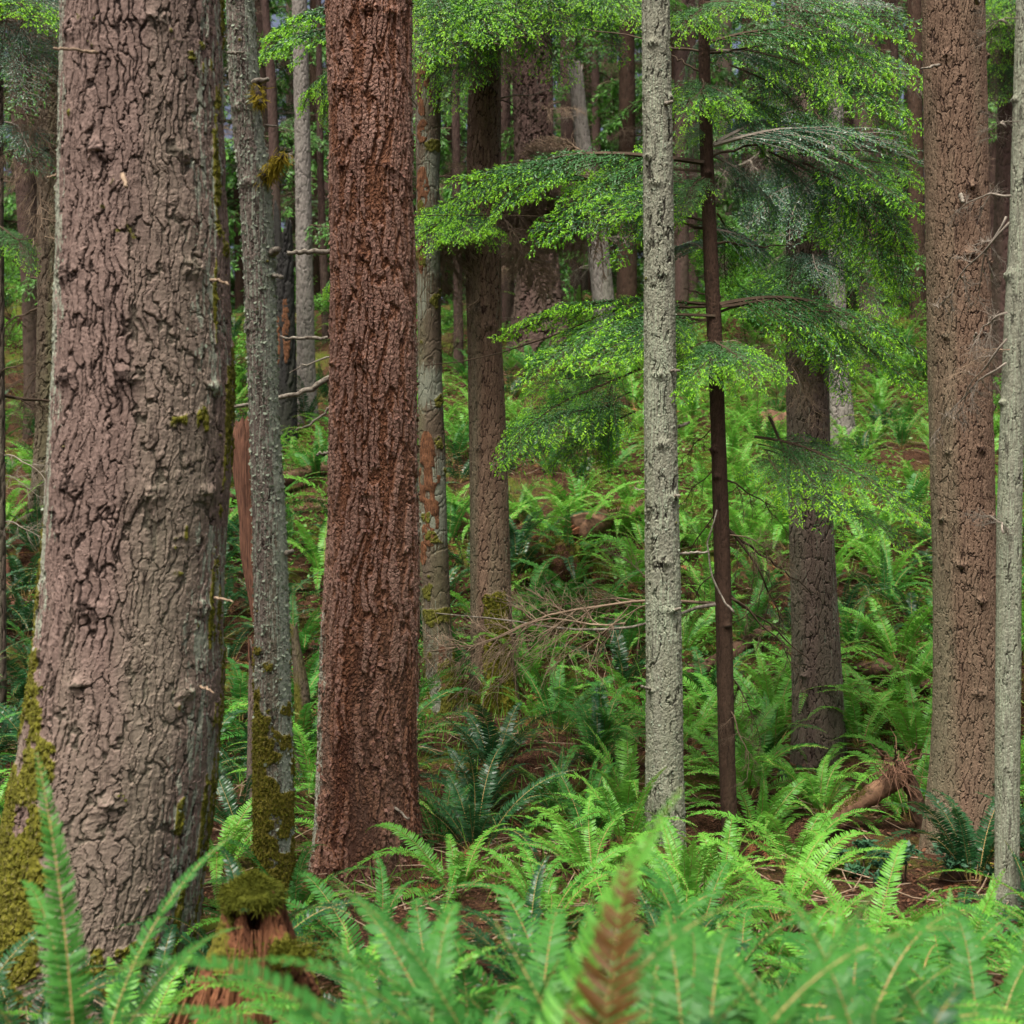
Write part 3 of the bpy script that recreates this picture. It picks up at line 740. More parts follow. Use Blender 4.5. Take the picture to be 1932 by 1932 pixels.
# big plated trunk on the left
T1P = [(-150, 124, 414), (0, 122, 415), (250, 120, 418), (500, 115, 430), (750, 108, 435), (900, 100, 432), (1050, 92, 422), (1200, 78, 415),
       (1350, 56, 410), (1500, 30, 398), (1600, 10, 386), (1700, -8, 374), (1800, -30, 362), (1880, -45, 360)]
KN1 = [(390, 525, .045), (290, 730, .05), (170, 720, .05), (330, 935, .04), (180, 920, .05), (172, 98, .05), (230, 325, .05), (370, 320, .04), (160, 535, .05), (410, 930, .04),
       (400, 1140, .04), (220, 1135, .05), (380, 1290, .04), (205, 1270, .04), (330, 90, .04), (260, 1480, .04), (420, 735, .04)]
def moss1(TH, Z, hz, S):
    ed = np.minimum(-1.35 + np.clip(2.5 - hz, 0, 3) * 0.75, -0.42)
    m = sst(ed + 0.55, ed - 0.25, np.where(TH > 2.2, -3, TH)) * sst(3.0, 2.2, hz) + 0.45 * sst(0.9, 0.1, hz)
    return sst(0.40, 0.60, m * 0.75 + (fbm(S * 18, Z / 0.16, 18, 5, 4) - 0.5) * 1.5 + 0.75 * sst(0.55, 1.25, np.where(TH > 1.9, 0, TH)) * sst(0.52, 0.7, fbm(S * 70, Z / 0.55, 70, 9, 3)))
def lich1(TH, Z, hz, S): return 0.75 * sst(-0.5, -1.2, TH) * sst(1.2, 2.2, hz) + 0.5 * sst(0.5, 1.1, TH) * (vn(S, Z, 5, 0.6, 8) > -0.05) * 1.0
t1 = trunk(7.0, T1P, bark_plates, 0.020, 600, 0.0048, 3.0, 3, moss1, lich1, KN1, 0.05, None, 0.6)
big = trunk_obj('conifer', 'broad pinkish brown trunk at the left, moss on its flared left foot', 'tree', t1, M['bark_big'])
g = Geo(); B, D, W = scatter_on(t1, t1['at']['moss'] ** 1.5, 30000, 0.014, 1, 0.7, droop=0.3); g.leaves(B, D, W, 0)
part('moss', g.mesh('moss', [M['mossfuzz']], False, big.location), big)
g = Geo(); B, D, W = scatter_on(t1, t1['at']['lich'] ** 2, 2600, 0.016, 2, 0.35); g.leaves(B, D, W * 1.7, 0)
part('lichen', g.mesh('lichen', [M['flake']], False, big.location), big)
ye = sst(0.8, 1.25, np.abs(np.arctan2(t1['V'][:, 0] - np.interp(t1['V'][:, 2], t1['zs'], t1['cx']), 7 - t1['V'][:, 1]) - 0.35)) * (t1['V'][:, 0] > np.interp(t1['V'][:, 2], t1['zs'], t1['cx'])) * (t1['V'][:, 2] > 1.0) * (t1['V'][:, 2] < 4.6)
g = Geo(); B, D, W = scatter_on(t1, ye * (t1['at']['bark'] > 0.5), 3800, 0.008, 3, 0.3); g.leaves(B, D, W * 1.5, 0)
part('golden_moss', g.mesh('golden_moss', [M['mossgold']], False, big.location), big)
for i, (a, b, r) in enumerate([((185, 100, 6.55), (100, 92, 6.35), .010), ((398, 528, 6.72), (432, 536, 6.6), .009), ((405, 1128, 6.75), (440, 1136, 6.6), .008),
                               ((378, 1295, 6.72), (402, 1308, 6.6), .008), ((118, 332, 7.0), (88, 334, 6.95), .009), ((232, 330, 6.5), (238, 352, 6.4), .014)]):
    stick(big, [P(*a), (P(*a) + P(*b)) / 2 + [0, 0, .006], P(*b)], r, r * 0.6, M['twig'], seed=i, wob=0.003)

# slim mossy trunk
T2P = [(-150, 424, 474), (0, 428, 478), (150, 433, 487), (250, 441, 495), (350, 452, 510), (450, 458, 514), (600, 465, 520), (800, 472, 525), (1000, 478, 539), (1200, 482, 545),
       (1350, 482, 548), (1500, 482, 550), (1650, 484, 550), (1740, 478, 556)]
def moss2(TH, Z, hz, S): return sst(0.40, 0.62, sst(2.4, 0.6, hz) * (0.56 + 0.40 * sst(0.7, -0.9, TH)) + (fbm(S * 8, Z / 0.10, 8, 15, 4) - 0.5) * 1.3)
def lich2(TH, Z, hz, S): return 0.45 + 0.5 * sst(0.2, 1.1, TH) - 0.2 * sst(0.6, 0.2, hz)
t2 = trunk(8.5, T2P, lambda S, Z, C, s: bark_crack(S, Z, C, s, 0.035, 0.022, 0.7), 0.012, 150, 0.0075, 3.0, 21, moss2, lich2, [(470, 350, .03), (505, 330, .03), (455, 210, .03), (518, 495, .03), (515, 520, .02), (470, 620, .03)], 0.04, None, 0.6)
slim = trunk_obj('conifer', 'slim mauve grey trunk speckled with lichen, olive moss around its foot', 'tree', t2, M['bark_slim'])
g = Geo(); B, D, W = scatter_on(t2, t2['at']['moss'] ** 1.5, 12000, 0.015, 4, 0.7, droop=0.3); g.leaves(B, D, W, 0)
part('moss', g.mesh('moss', [M['mossfuzz']], False, slim.location), slim)
g = Geo(); B, D, W = scatter_on(t2, (0.25 + t2['at']['lich']) * (1 - t2['at']['moss']), 9000, 0.020, 5, 0.45); g.leaves(B, D, W * 1.7, 0)
part('lichen', g.mesh('lichen', [M['flake']], False, slim.location), slim)
def mossy_stub(root, a, b, r, n, seed):
    pa, pb = P(*a), P(*b)
    me_o = stick(root, [pa, (pa + pb) / 2, pb], r, r * 0.75, M['bark_slim'], seed=seed, label='broken stub wrapped in golden moss')
    rg = np.random.default_rng(seed); s = rg.random((n, 1)); base = pa + (pb - pa) * s + rg.normal(0, r * 0.5, (n, 3))
    dd = rg.normal(0, 0.6, (n, 3)) + np.array([0, 0, -0.8]); l = rg.uniform(0.025, 0.06, (n, 1))
    ww = rg.normal(size=(n, 3)); ww /= np.linalg.norm(ww, axis=1, keepdims=True)
    g = Geo(); g.leaves(base, dd * l, ww * 0.005, 0)
    part('moss', g.mesh('moss', [M['mossgold']], False, root.location), me_o)
mossy_stub(slim, (498, 335, 8.45), (535, 292, 8.25), 0.040, 900, 31)
mossy_stub(slim, (486, 158, 8.40), (489, 196, 8.25), 0.026, 500, 32)
for i, (a, b, r) in enumerate([((478, 155, 8.4), (504, 150, 8.3), .02), ((512, 478, 8.45), (525, 470, 8.35), .03), ((515, 520, 8.45), (532, 522, 8.4), .015), ((430, 100, 8.4), (462, 98, 8.35), .01),
                               ((500, 236, 8.45), (522, 238, 8.4), .008), ((540, 1045, 8.45), (552, 1040, 8.4), .02)]):
    stick(slim, [P(*a), P(*b)], r, r * 0.7, M['stick'], seed=40 + i, wob=0.003)

# red furrowed fir
T3P = [(-150, 613, 773), (0, 615, 775), (250, 622, 778), (500, 624, 782), (750, 622, 786), (1000, 619, 790), (1200, 608, 790), (1320, 602, 788), (1450, 596, 791), (1550, 590, 797), (1620, 582, 808), (1680, 570, 822)]
KN3 = [(700, 45, .04), (745, 45, .04), (663, 190, .04), (640, 180, .03), (695, 500, .04), (690, 690, .04), (640, 300, .04), (740, 330, .04), (655, 330, .04), (780, 870, .03), (635, 690, .03), (700, 930, .03)]
def lich3(TH, Z, hz, S): return 1.0 * sst(-0.75, -1.35, TH) * sst(2.8, 1.6, hz) + 0.5 * sst(1.1, 1.5, TH)
t3 = trunk(9.5, T3P, bark_furrow, 0.038, 420, 0.0066, 3.0, 51, None, lich3, KN3, 0.05, None, 0.6)
fir = trunk_obj('douglas_fir', 'thick red brown fir trunk with deeply furrowed flaky bark', 'tree', t3, M['bark_fir'])
nv = t3['nth'] * t3['nz']
g = Geo(); B, D, W = scatter_on(t3, (t3['at']['bark'] > 0.42) * (0.4 + sst(1.2, -1.0, t3['V'][:, 2])), 9000, 0.026, 6, 0.22); g.leaves(B, D, W * 1.5, 0)
part('bark_flakes', g.mesh('bark_flakes', [plain_mat('bark_flake', (0.075, 0.032, 0.022), (0.22, 0.125, 0.095), 12, 0.9, 0.0)], False, fir.location), fir)
for i, (pts, r0, r1) in enumerate([(((625, 474, 9.5), (585, 475, 9.45), (542, 477, 9.4)), .022, .016), (((622, 636, 9.5), (575, 638, 9.5), (528, 638, 9.5)), .014, .010),
                                   (((625, 712, 9.5), (580, 738, 9.45), (525, 751, 9.4), (436, 771, 9.3)), .026, .012), (((624, 768, 9.5), (590, 800, 9.5), (560, 812, 9.5)), .010, .006),
                                   (((622, 855, 9.5), (598, 857, 9.5)), .012, .009), (((624, 674, 9.5), (575, 690, 9.5), (545, 702, 9.5)), .008, .004),
                                   (((785, 200, 9.4), (770, 178, 9.1)), .006, .003), (((742, 1522, 9.2), (772, 1548, 9.12)), .012, .008)]):
    stick(fir, [P(*p) for p in pts], r0, r1, M['stick'], 'dead_branch' if len(pts) > 2 else 'branch_stub', seed=60 + i)
for q in [(690, 60, 10.2, 485, 128, 10.9, 0), (660, 110, 10.1, 555, 215, 10.5, 1), (650, 140, 10.0, 592, 232, 10.3, 2), (660, 500, 10.1, 604, 570, 10.4, 3), (690, 20, 10.2, 520, 90, 11.2, 4)]:
    bough(fir, 'fresh', *q[:6], 0.9, q[6])

# slender lichen trunk
T4P = [(-150, 1211, 1260), (0, 1212, 1262), (250, 1214, 1267), (500, 1216, 1271), (750, 1216, 1275), (1000, 1218, 1280), (1250, 1220, 1286), (1450, 1219, 1288), (1560, 1217, 1292), (1620, 1212, 1297)]
KN4 = [(1262, 190, .03), (1235, 350, .03), (1245, 520, .03), (1240, 710, .03), (1222, 300, .02), (1268, 940, .03), (1250, 1060, .03), (1246, 840, .03), (1262, 1150, .03), (1225, 1300, .02), (1230, 90, .03)]
t4 = trunk(9.7, T4P, lambda S, Z, C, s: bark_crack(S, Z, C, s, 0.042, 0.024, 1.25), 0.018, 190, 0.0075, 3.0, 71, lambda TH, Z, hz, S: sst(0.5, 0.62, 0.25 * sst(0.9, 0.2, hz) + (fbm(S * 6, Z / 0.08, 6, 4, 4) - .5) * 1.2 + 0.1), lambda TH, Z, hz, S: 0.45 + 0.5 * vn(S, Z, 4, .4, 7), KN4, 0.05, None, 0.6)
lich = trunk_obj('conifer', 'slender pale grey trunk crusted with greenish lichen, dark cracks', 'tree', t4, M['bark_lichen'])
g = Geo(); B, D, W = scatter_on(t4, (t4['at']['bark'] > 0.55) * 1.0, 3600, 0.015, 8, 0.35); g.leaves(B, D, W * 1.7, 0)
part('lichen', g.mesh('lichen', [M['flake']], False, lich.location), lich)
for i, (a, b, r) in enumerate([((1260, 940, 9.65), (1282, 934, 9.55), .016), ((1262, 1152, 9.6), (1284, 1148, 9.55), .014), ((1255, 195, 9.6), (1268, 192, 9.5), .016), ((1222, 925, 9.65), (1196, 921, 9.7), .006),
                               ((1278, 1044, 9.7), (1336, 1042, 9.75), .012), ((1270, 808, 9.7), (1300, 798, 9.9), .016), ((1226, 1300, 9.6), (1210, 1296, 9.5), .012), ((1266, 700, 9.6), (1282, 698, 9.55), .013)]):
    stick(lich, [P(*a), P(*b)], r, r * 0.7, M['stick'], seed=80 + i, wob=0.003)

# dark hemlock sapling with the fresh green boughs
T5P = [(-150, 1317, 1338), (0, 1318, 1340), (100, 1318, 1339), (300, 1321, 1346), (500, 1328, 1355), (600, 1333, 1361), (800, 1341, 1368), (1000, 1346, 1376), (1200, 1351, 1382), (1400, 1355, 1386), (1550, 1361, 1391), (1640, 1366, 1396)]
t5 = trunk(10.3, T5P, lambda S, Z, C, s: bark_net(S, Z, C, s, 0.02, 2.5), 0.006, 64, 0.010, 3.0, 91, None, None, [(1345, 850, .03), (1350, 900, .02), (1335, 330, .02), (1370, 1180, .02)], 0.0, None, 0.6)
sap = trunk_obj('hemlock_sapling', 'thin dark brown hemlock stem spreading bright tipped boughs', 'tree', t5, M['bark_dark'])
D5 = 10.3
for q in [  # start u, v, depth, tip u, v, depth, tilt, kind
    (1338, 395, D5, 1005, 445, 10.6, .95, 'fresh'), (1336, 350, D5, 1060, 385, 10.9, .9, 'fresh'), (1336, 380, D5, 1120, 405, 10.0, 1.0, 'fresh'),
    (1334, 305, D5, 785, 402, 11.6, .35, 'fresh'), (1150, 352, 11.0, 870, 352, 11.3, .5, 'fresh'),
    (1345, 575, D5, 955, 655, 10.8, .35, 'fresh'), (1345, 590, D5, 985, 715, 10.2, .8, 'fresh'), (1345, 610, D5, 1090, 700, 9.9, .9, 'fresh'), (1300, 600, D5, 1160, 690, 9.8, .8, 'fresh'),
    (1200, 690, 10.5, 930, 912, 10.3, .9, 'fresh'), (1190, 740, 10.6, 1050, 890, 10.5, 1.0, 'dark'), (1160, 730, 10.8, 1130, 900, 10.7, 1.0, 'fresh'), (1200, 780, 10.6, 1010, 900, 10.9, 1.0, 'fresh'),
    (1352, 640, D5, 1420, 748, 9.5, .9, 'fresh'), (1352, 650, D5, 1300, 745, 9.5, .9, 'fresh'), (1352, 655, D5, 1480, 735, 9.8, .9, 'fresh'), (1345, 640, D5, 1250, 740, 9.9, .9, 'dark'),
    (1330, 150, D5, 1290, 235, 9.6, .9, 'fresh'), (1332, 160, D5, 1395, 230, 9.7, .9, 'fresh'), (1330, 20, D5, 1275, 70, 9.6, .9, 'fresh'), (1330, 5, D5, 1440, 45, 9.7, .9, 'fresh'),
    (1335, 275, D5, 1745, 310, 10.9, .5, 'blue'), (1335, 265, D5, 1560, 280, 11.5, .6, 'blue'), (1500, 290, 10.8, 1748, 420, 10.6, .9, 'fresh'), (1520, 300, 10.9, 1740, 500, 10.8, 1.0, 'fresh'),
    (1450, 285, 10.9, 1640, 430, 10.8, 1.0, 'dark'), (1430, 290, 10.9, 1560, 420, 10.9, 1.0, 'blue'), (1350, 300, D5, 1480, 430, 11.0, 1.0, 'blue'),
    (1332, 85, D5, 1580, 95, 10.9, .7, 'dark'), (1332, 95, D5, 1540, 190, 11.0, .9, 'blue'), (1331, 40, D5, 1640, 40, 11.2, .7, 'dark'), (1340, 200, D5, 1480, 235, 11.2, .9, 'dark'),
    (1352, 572, D5, 1760, 690, 11.2, .6, 'dark'), (1352, 570, D5, 1600, 640, 11.0, .7, 'fresh'), (1480, 580, 10.8, 1700, 660, 10.6, .9, 'fresh'), (1345, 470, D5, 1240, 500, 11.2, .8, 'blue'),
    (1340, 330, D5, 1275, 420, 9.9, 1.0, 'dark'), (1335, 240, D5, 1272, 290, 10.2, 1.0, 'fresh'), (1345, 440, D5, 1450, 500, 11.2, 1.0, 'blue'),
    (1420, 830, 11.0, 1760, 1000, 10.6, .85, 'fresh'), (1440, 850, 11.0, 1600, 990, 10.4, .95, 'fresh'), (1450, 850, 11.0, 1500, 1000, 10.4, .9, 'fresh'), (1430, 840, 11.0, 1560, 900, 10.8, .8, 'dark'), (1520, 930, 10.9, 1720, 1050, 10.6, 1.0, 'dark'),
    (1480, 560, 11.0, 1620, 760, 10.6, 1.0, 'fresh'), (1500, 610, 11.0, 1750, 760, 10.8, .9, 'fresh'),
    (1400, 90, 10.7, 1600, 200, 10.5, 1.0, 'fresh'), (1380, 120, 10.8, 1540, 250, 10.7, 1.0, 'dark'), (1420, 60, 10.9, 1700, 150, 10.7, .9, 'fresh'), (1450, 20, 11, 1745, 110, 10.8, .9, 'dark'), (1340, 180, D5, 1460, 300, 10.9, 1.0, 'dark'),
    (1560, 300, 11.0, 1750, 360, 10.7, .8, 'fresh'), (1540, 330, 11.0, 1700, 560, 10.8, 1.0, 'fresh'), (1600, 340, 11.0, 1750, 600, 10.9, 1.0, 'fresh'), (1480, 320, 11.1, 1600, 500, 11.0, 1.0, 'blue'), (1380, 300, 10.9, 1420, 440, 10.8, 1.0, 'blue'),
    (1345, 400, 10.5, 1390, 560, 11.3, 1.0, 'dark'), (1345, 200, 10.4, 1290, 330, 10.9, 1.0, 'blue'), (1330, 60, 10.4, 1280, 180, 10.8, 1.0, 'blue'), (1335, 330, 10.4, 1060, 400, 10.5, 1.0, 'fresh'), (1300, 380, 10.5, 1130, 440, 10.3, 1.0, 'fresh'),
    (1335, 600, 10.4, 1120, 690, 10.3, 1.0, 'fresh'), (1150, 700, 10.6, 1000, 760, 10.4, 1.0, 'fresh'), (1160, 760, 10.6, 940, 890, 10.4, .9, 'dark')]:
    bough(sap, q[7], *q[:6], q[6])
LIMBS = [((1335, 300, D5), (1420, 268, 10.5), (1560, 278, 10.8), (1660, 290, 10.9)), ((1345, 578, D5), (1240, 578, 10.5), (1150, 590, 10.6), (1050, 630, 10.7), (960, 665, 10.8), (800, 690, 11.0)),
         ((1355, 590, D5), (1430, 570, 10.6), (1560, 600, 10.9), (1680, 618, 11.1)), ((1340, 455, D5), (1420, 465, 10.6), (1500, 463, 10.8)), ((1338, 100, D5), (1280, 92, 10.5), (1200, 70, 10.8), (1100, 55, 11.2)),
         ((1338, 100, D5), (1400, 90, 10.5), (1490, 85, 10.8)), ((1335, 150, D5), (1290, 115, 10.4), (1268, 104, 10.5)), ((1345, 420, D5), (1265, 402, 10.5), (1150, 400, 10.6), (1030, 420, 10.7)),
         ((1340, 340, D5), (1280, 350, 10.8), (1150, 338, 11.1), (990, 345, 11.4), (860, 390, 11.6)), ((1450, 785, 11.2), (1480, 850, 11.1), (1540, 905, 11.0)),
         ((1375, 1120, D5), (1440, 1170, 10.6), (1520, 1240, 10.8)), ((1330, 430, 10.4), (1240, 410, 10.7), (800, 405, 11.3)), ((1368, 1000, D5), (1460, 1060, 10.7), (1530, 1120, 11.0)), ((1360, 560, D5), (1290, 545, 10.5))]
for i, q in enumerate(LIMBS):
    stick(sap, [P(*p) for p in q], 0.013, 0.004, M['twigdark'], 'limb', 6, 0.008, 100 + i)
stick(sap, [P(1348, 1045, 10.15), P(1352, 960, 10.1), P(1336, 1020, 10.1), P(1340, 1080, 10.1), P(1362, 1130, 10.1), P(1385, 1155, 10.0)][::-1][:5], .010, .006, M['stick'], 'dead_branch', seed=131)
for q in [(1375, 1120, D5, 1510, 1290, 10.6, 'dark'), (1360, 1000, D5, 1540, 1180, 10.8, 'dark'), (1360, 900, D5, 1480, 1000, 10.8, 'dark'), (1355, 880, D5, 1270, 960, 10.6, 'dark'), (1360, 960, D5, 1265, 1080, 10.6, 'dark'),
          (1370, 1050, D5, 1280, 1180, 10.5, 'dark'), (1375, 1330, D5, 1410, 1480, 9.9, 'dark'), (1370, 1280, D5, 1460, 1400, 10.4, 'dark'), (1350, 800, D5, 1280, 870, 10.7, 'dark'), (1352, 660, D5, 1560, 720, 11.0, 'brown'),
          (1352, 640, D5, 1500, 680, 10.8, 'brown'), (1350, 650, D5, 1250, 690, 10.8, 'brown'), (1370, 1000, D5, 1510, 1060, 10.9, 'brown'), (1340, 420, D5, 1180, 470, 11.0, 'brown'),
          (1352, 1150, 10.4, 790, 1150, 10.9, 'brown'), (1180, 1175, 10.4, 830, 1225, 10.7, 'brown')]:
    deadb(sap, q[6], *q[:6], 0.8, thick=None)
stick(sap, [P(1352, 1140, 10.3), P(1270, 1160, 10.4), P(1180, 1188, 10.5), P(1050, 1185, 10.6), P(940, 1170, 10.7), P(820, 1155, 10.9)], .016, .005, M['stick'], 'limb', 6, .008, 140)

# right brown trunk
T6P = [(-150, 1740, 1852), (0, 1742, 1855), (250, 1746, 1860), (500, 1750, 1865), (750, 1755, 1869), (1000, 1761, 1875), (1200, 1764, 1883), (1350, 1763, 1889), (1450, 1758, 1896), (1530, 1749, 1905), (1600, 1738, 1918), (1660, 1728, 1930)]
KN6 = [(1770, 122, .035), (1845, 5, .03), (1812, 365, .035), (1875, 110, .03), (1810, 490, .03), (1855, 500, .03), (1770, 640, .03), (1838, 635, .03), (1855, 975, .03), (1795, 1065, .03), (1770, 980, .025), (1890, 770, .03), (1830, 1130, .03), (1825, 1300, .03), (1830, 850, .03), (1775, 855, .025)]
t6 = trunk(10.0, T6P, lambda S, Z, C, s: bark_net(S, Z, C, s, 0.034, 4.2), 0.016, 300, 0.0076, 3.0, 151, None, lambda TH, Z, hz, S: 0.35 * sst(0.3, 1.0, TH) + 0.25 * sst(1.6, 0.4, hz), KN6, 0.06, None, 0.6)
brn = trunk_obj('douglas_fir', 'straight brown trunk at the right, finely netted bark over fern leaves', 'tree', t6, M['bark_brown'])
for i, (a, b, r) in enumerate([((1772, 122, 9.8), (1738, 130, 9.7), .012), ((1812, 368, 9.75), (1818, 382, 9.65), .02), ((1845, 5, 9.75), (1836, -14, 9.6), .02), ((1838, 640, 9.76), (1842, 628, 9.66), .012)]):
    stick(brn, [P(*a), P(*b)], r, r * 0.6, M['stick'], seed=160 + i, wob=0.003)

# slim trunk at the right edge
T10P = [(-150, 1918, 1956), (0, 1919, 1957), (200, 1913, 1952), (400, 1907, 1946), (600, 1897, 1938), (800, 1888, 1930), (1000, 1882, 1926), (1300, 1880, 1924), (1500, 1879, 1922), (1650, 1878, 1921), (1740, 1874, 1924)]
t10 = trunk(8.2, T10P, lambda S, Z, C, s: bark_crack(S, Z, C, s, 0.03, 0.018, 0.6), 0.010, 120, 0.008, 3.0, 171, None, lambda TH, Z, hz, S: 0.5 + 0 * TH, [(1905, 190, .02), (1900, 520, .03), (1890, 760, .02)], 0.04, None, 0.6)
edge = trunk_obj('conifer', 'slim grey brown trunk standing at the right edge before the brown one', 'tree', t10, M['bark_lichen'])
for q in [(1905, 415, 8.1, 1825, 580, 8.6, 'grey'), (1905, 420, 8.1, 1750, 590, 8.8, 'grey'), (1900, 375, 8.1, 1805, 395, 8.5, 'grey'), (1900, 640, 8.1, 1780, 800, 8.7, 'grey'), (1898, 660, 8.1, 1800, 700, 8.5, 'brown'),
          (1900, 590, 8.1, 1830, 650, 8.5, 'grey'), (1905, 245, 8.1, 1868, 225, 8.3, 'grey'), (1905, 48, 8.1, 1858, 44, 8.3, 'grey'), (1885, 1000, 8.0, 1860, 985, 8.2, 'grey'), (1893, 690, 8.1, 1760, 830, 8.8, 'grey')]:
    deadb(edge, q[6], *q[:6], 0.9, thick=0.8)

# grey brown trunk right of the sapling
T7P = [(-150, 1485, 1557), (0, 1485, 1558), (100, 1485, 1559), (400, 1484, 1562), (700, 1484, 1562), (900, 1487, 1567), (1000, 1490, 1571), (1200, 1494, 1583), (1350, 1496, 1592), (1430, 1492, 1598), (1480, 1486, 1604)]
t7 = trunk(13.0, T7P, lambda S, Z, C, s: bark_net(S, Z, C, s, 0.05, 3.2), 0.017, 220, 0.011, 3.0, 181, None, lambda TH, Z, hz, S: 0.3 + 0.3 * sst(0.2, 1.2, TH), [(1535, 780, .04), (1520, 840, .04), (1510, 1270, .03), (1540, 700, .04)], 0.05, None, 0.7)
gry = trunk_obj('conifer', 'grey brown trunk rising from ferns behind the sapling, boughs across its middle', 'tree', t7, M['bark_grey'])
for q in [(1520, 60, 13, 1680, 130, 12.5, 'dark'), (1520, 90, 13, 1745, 180, 12.4, 'fresh'), (1520, 140, 13, 1730, 260, 12.3, 'fresh'), (1520, 30, 13, 1740, 60, 12.6, 'dark'), (1520, 50, 13, 1400, 120, 12.4, 'dark'), (1520, 0, 13, 1600, 60, 12.3, 'blue'),
          (1520, 20, 13, 1690, 20, 12.6, 'blue'), (1520, 200, 13, 1400, 290, 12.4, 'blue'), (1520, 330, 13, 1420, 440, 12.3, 'blue'), (1520, 350, 13, 1640, 520, 12.4, 'dark'), (1520, 430, 13, 1740, 560, 12.6, 'dark'), (1520, 330, 13, 1500, 470, 12.2, 'blue'),
          (1520, 470, 13, 1460, 600, 12.3, 'dark'), (1520, 470, 13, 1570, 570, 12.2, 'blue'), (1520, 620, 13, 1600, 720, 12.2, 'fresh'), (1520, 640, 13, 1690, 690, 12.4, 'dark'), (1520, 200, 13, 1600, 300, 12.2, 'dark'), (1540, 60, 13, 1640, 200, 12.4, 'dark'), (1540, 100, 13, 1720, 320, 12.5, 'fresh'), (1500, 100, 13, 1440, 240, 12.5, 'dark'), (1500, 300, 13, 1420, 520, 12.6, 'blue'), (1540, 300, 13, 1660, 420, 12.5, 'blue'), (1540, 480, 13, 1690, 620, 12.5, 'fresh'), (1500, 520, 13, 1400, 600, 12.6, 'dark')]:
    bough(gry, q[6], *q[:6], 0.95)
for q in [(1490, 640, 13, 1400, 690, 12.6, 'brown'), (1500, 690, 12.8, 1540, 800, 12.5, 'brown'), (1560, 840, 13, 1600, 838, 13.1, 'grey'), (1490, 250, 13, 1400, 330, 12.8, 'grey')]:
    deadb(gry, q[6], *q[:6], 0.9)

# brown trunk of the middle slope, mossy foot
T8P = [(-150, 902, 948), (0, 896, 947), (80, 892, 946), (200, 882, 945), (350, 881, 945), (500, 879, 945), (650, 882, 947), (800, 885, 954), (1000, 887, 961), (1150, 888, 965), (1250, 888, 971), (1330, 884, 984)]
def moss8(TH, Z, hz, S): return sst(0.40, 0.58, sst(1.75, 0.9, hz) * sst(-0.7, -0.05, TH) * sst(1.15, 0.7, TH) * 0.95 + 0.35 * sst(.8, .2, hz) + (fbm(S * 9, Z / .12, 9, 14, 4) - .5) * 1.1)
t8 = trunk(15.0, T8P, lambda S, Z, C, s: bark_net(S, Z, C, s, 0.05, 3.6), 0.016, 210, 0.013, 3.0, 191, moss8, lambda TH, Z, hz, S: 0.5 * sst(0.4, 1.0, TH), [(925, 340, .05), (905, 330, .04), (900, 590, .05), (925, 620, .04), (930, 180, .05), (905, 850, .04), (900, 430, .04)], 0.06, None, 0.9)
mid = trunk_obj('conifer', 'brown cracked trunk in the middle, a green moss sleeve at its foot', 'tree', t8, M['bark_brown'])
g = Geo(); B, D, W = scatter_on(t8, t8['at']['moss'] ** 2, 5000, 0.028, 9, 0.7, droop=0.3); g.leaves(B, D, W, 0)
part('moss', g.mesh('moss', [M['mossfuzz']], False, mid.location), mid)
for q in [(915, -60, 15, 790, 150, 13.0, 'fresh'), (915, -50, 15, 850, 185, 13.2, 'fresh'), (915, -60, 15, 800, 60, 13.2, 'dark'), (915, -70, 15, 930, 110, 12.9, 'fresh'), (915, -70, 15, 990, 95, 13.0, 'fresh'), (920, -60, 15, 1060, 80, 13.1, 'fresh'),
          (920, -60, 15, 1140, 75, 13.2, 'fresh'), (920, -80, 15, 1200, 40, 13.4, 'dark'), (920, -40, 15, 1080, 130, 13.3, 'fresh'), (1100, -40, 13.6, 1200, 70, 13.0, 'fresh'), (1040, -60, 13.6, 1180, 130, 13.4, 'dark'), (915, -70, 15, 880, 70, 13.1, 'dark'), (920, 0, 15, 870, 170, 13.3, 'dark'), (920, -40, 15, 1010, 40, 13.2, 'dark'),
          (900, -90, 15, 1060, 20, 13.0, 'dark'), (820, -90, 13.6, 830, 130, 13.2, 'fresh'), (1120, -90, 13.6, 1150, 40, 13.0, 'fresh'),
          (905, 400, 15, 805, 470, 13.6, 'fresh'), (900, 420, 15, 850, 470, 13.4, 'fresh')]:
    bough(mid, q[6], *q[:6], 1.0)
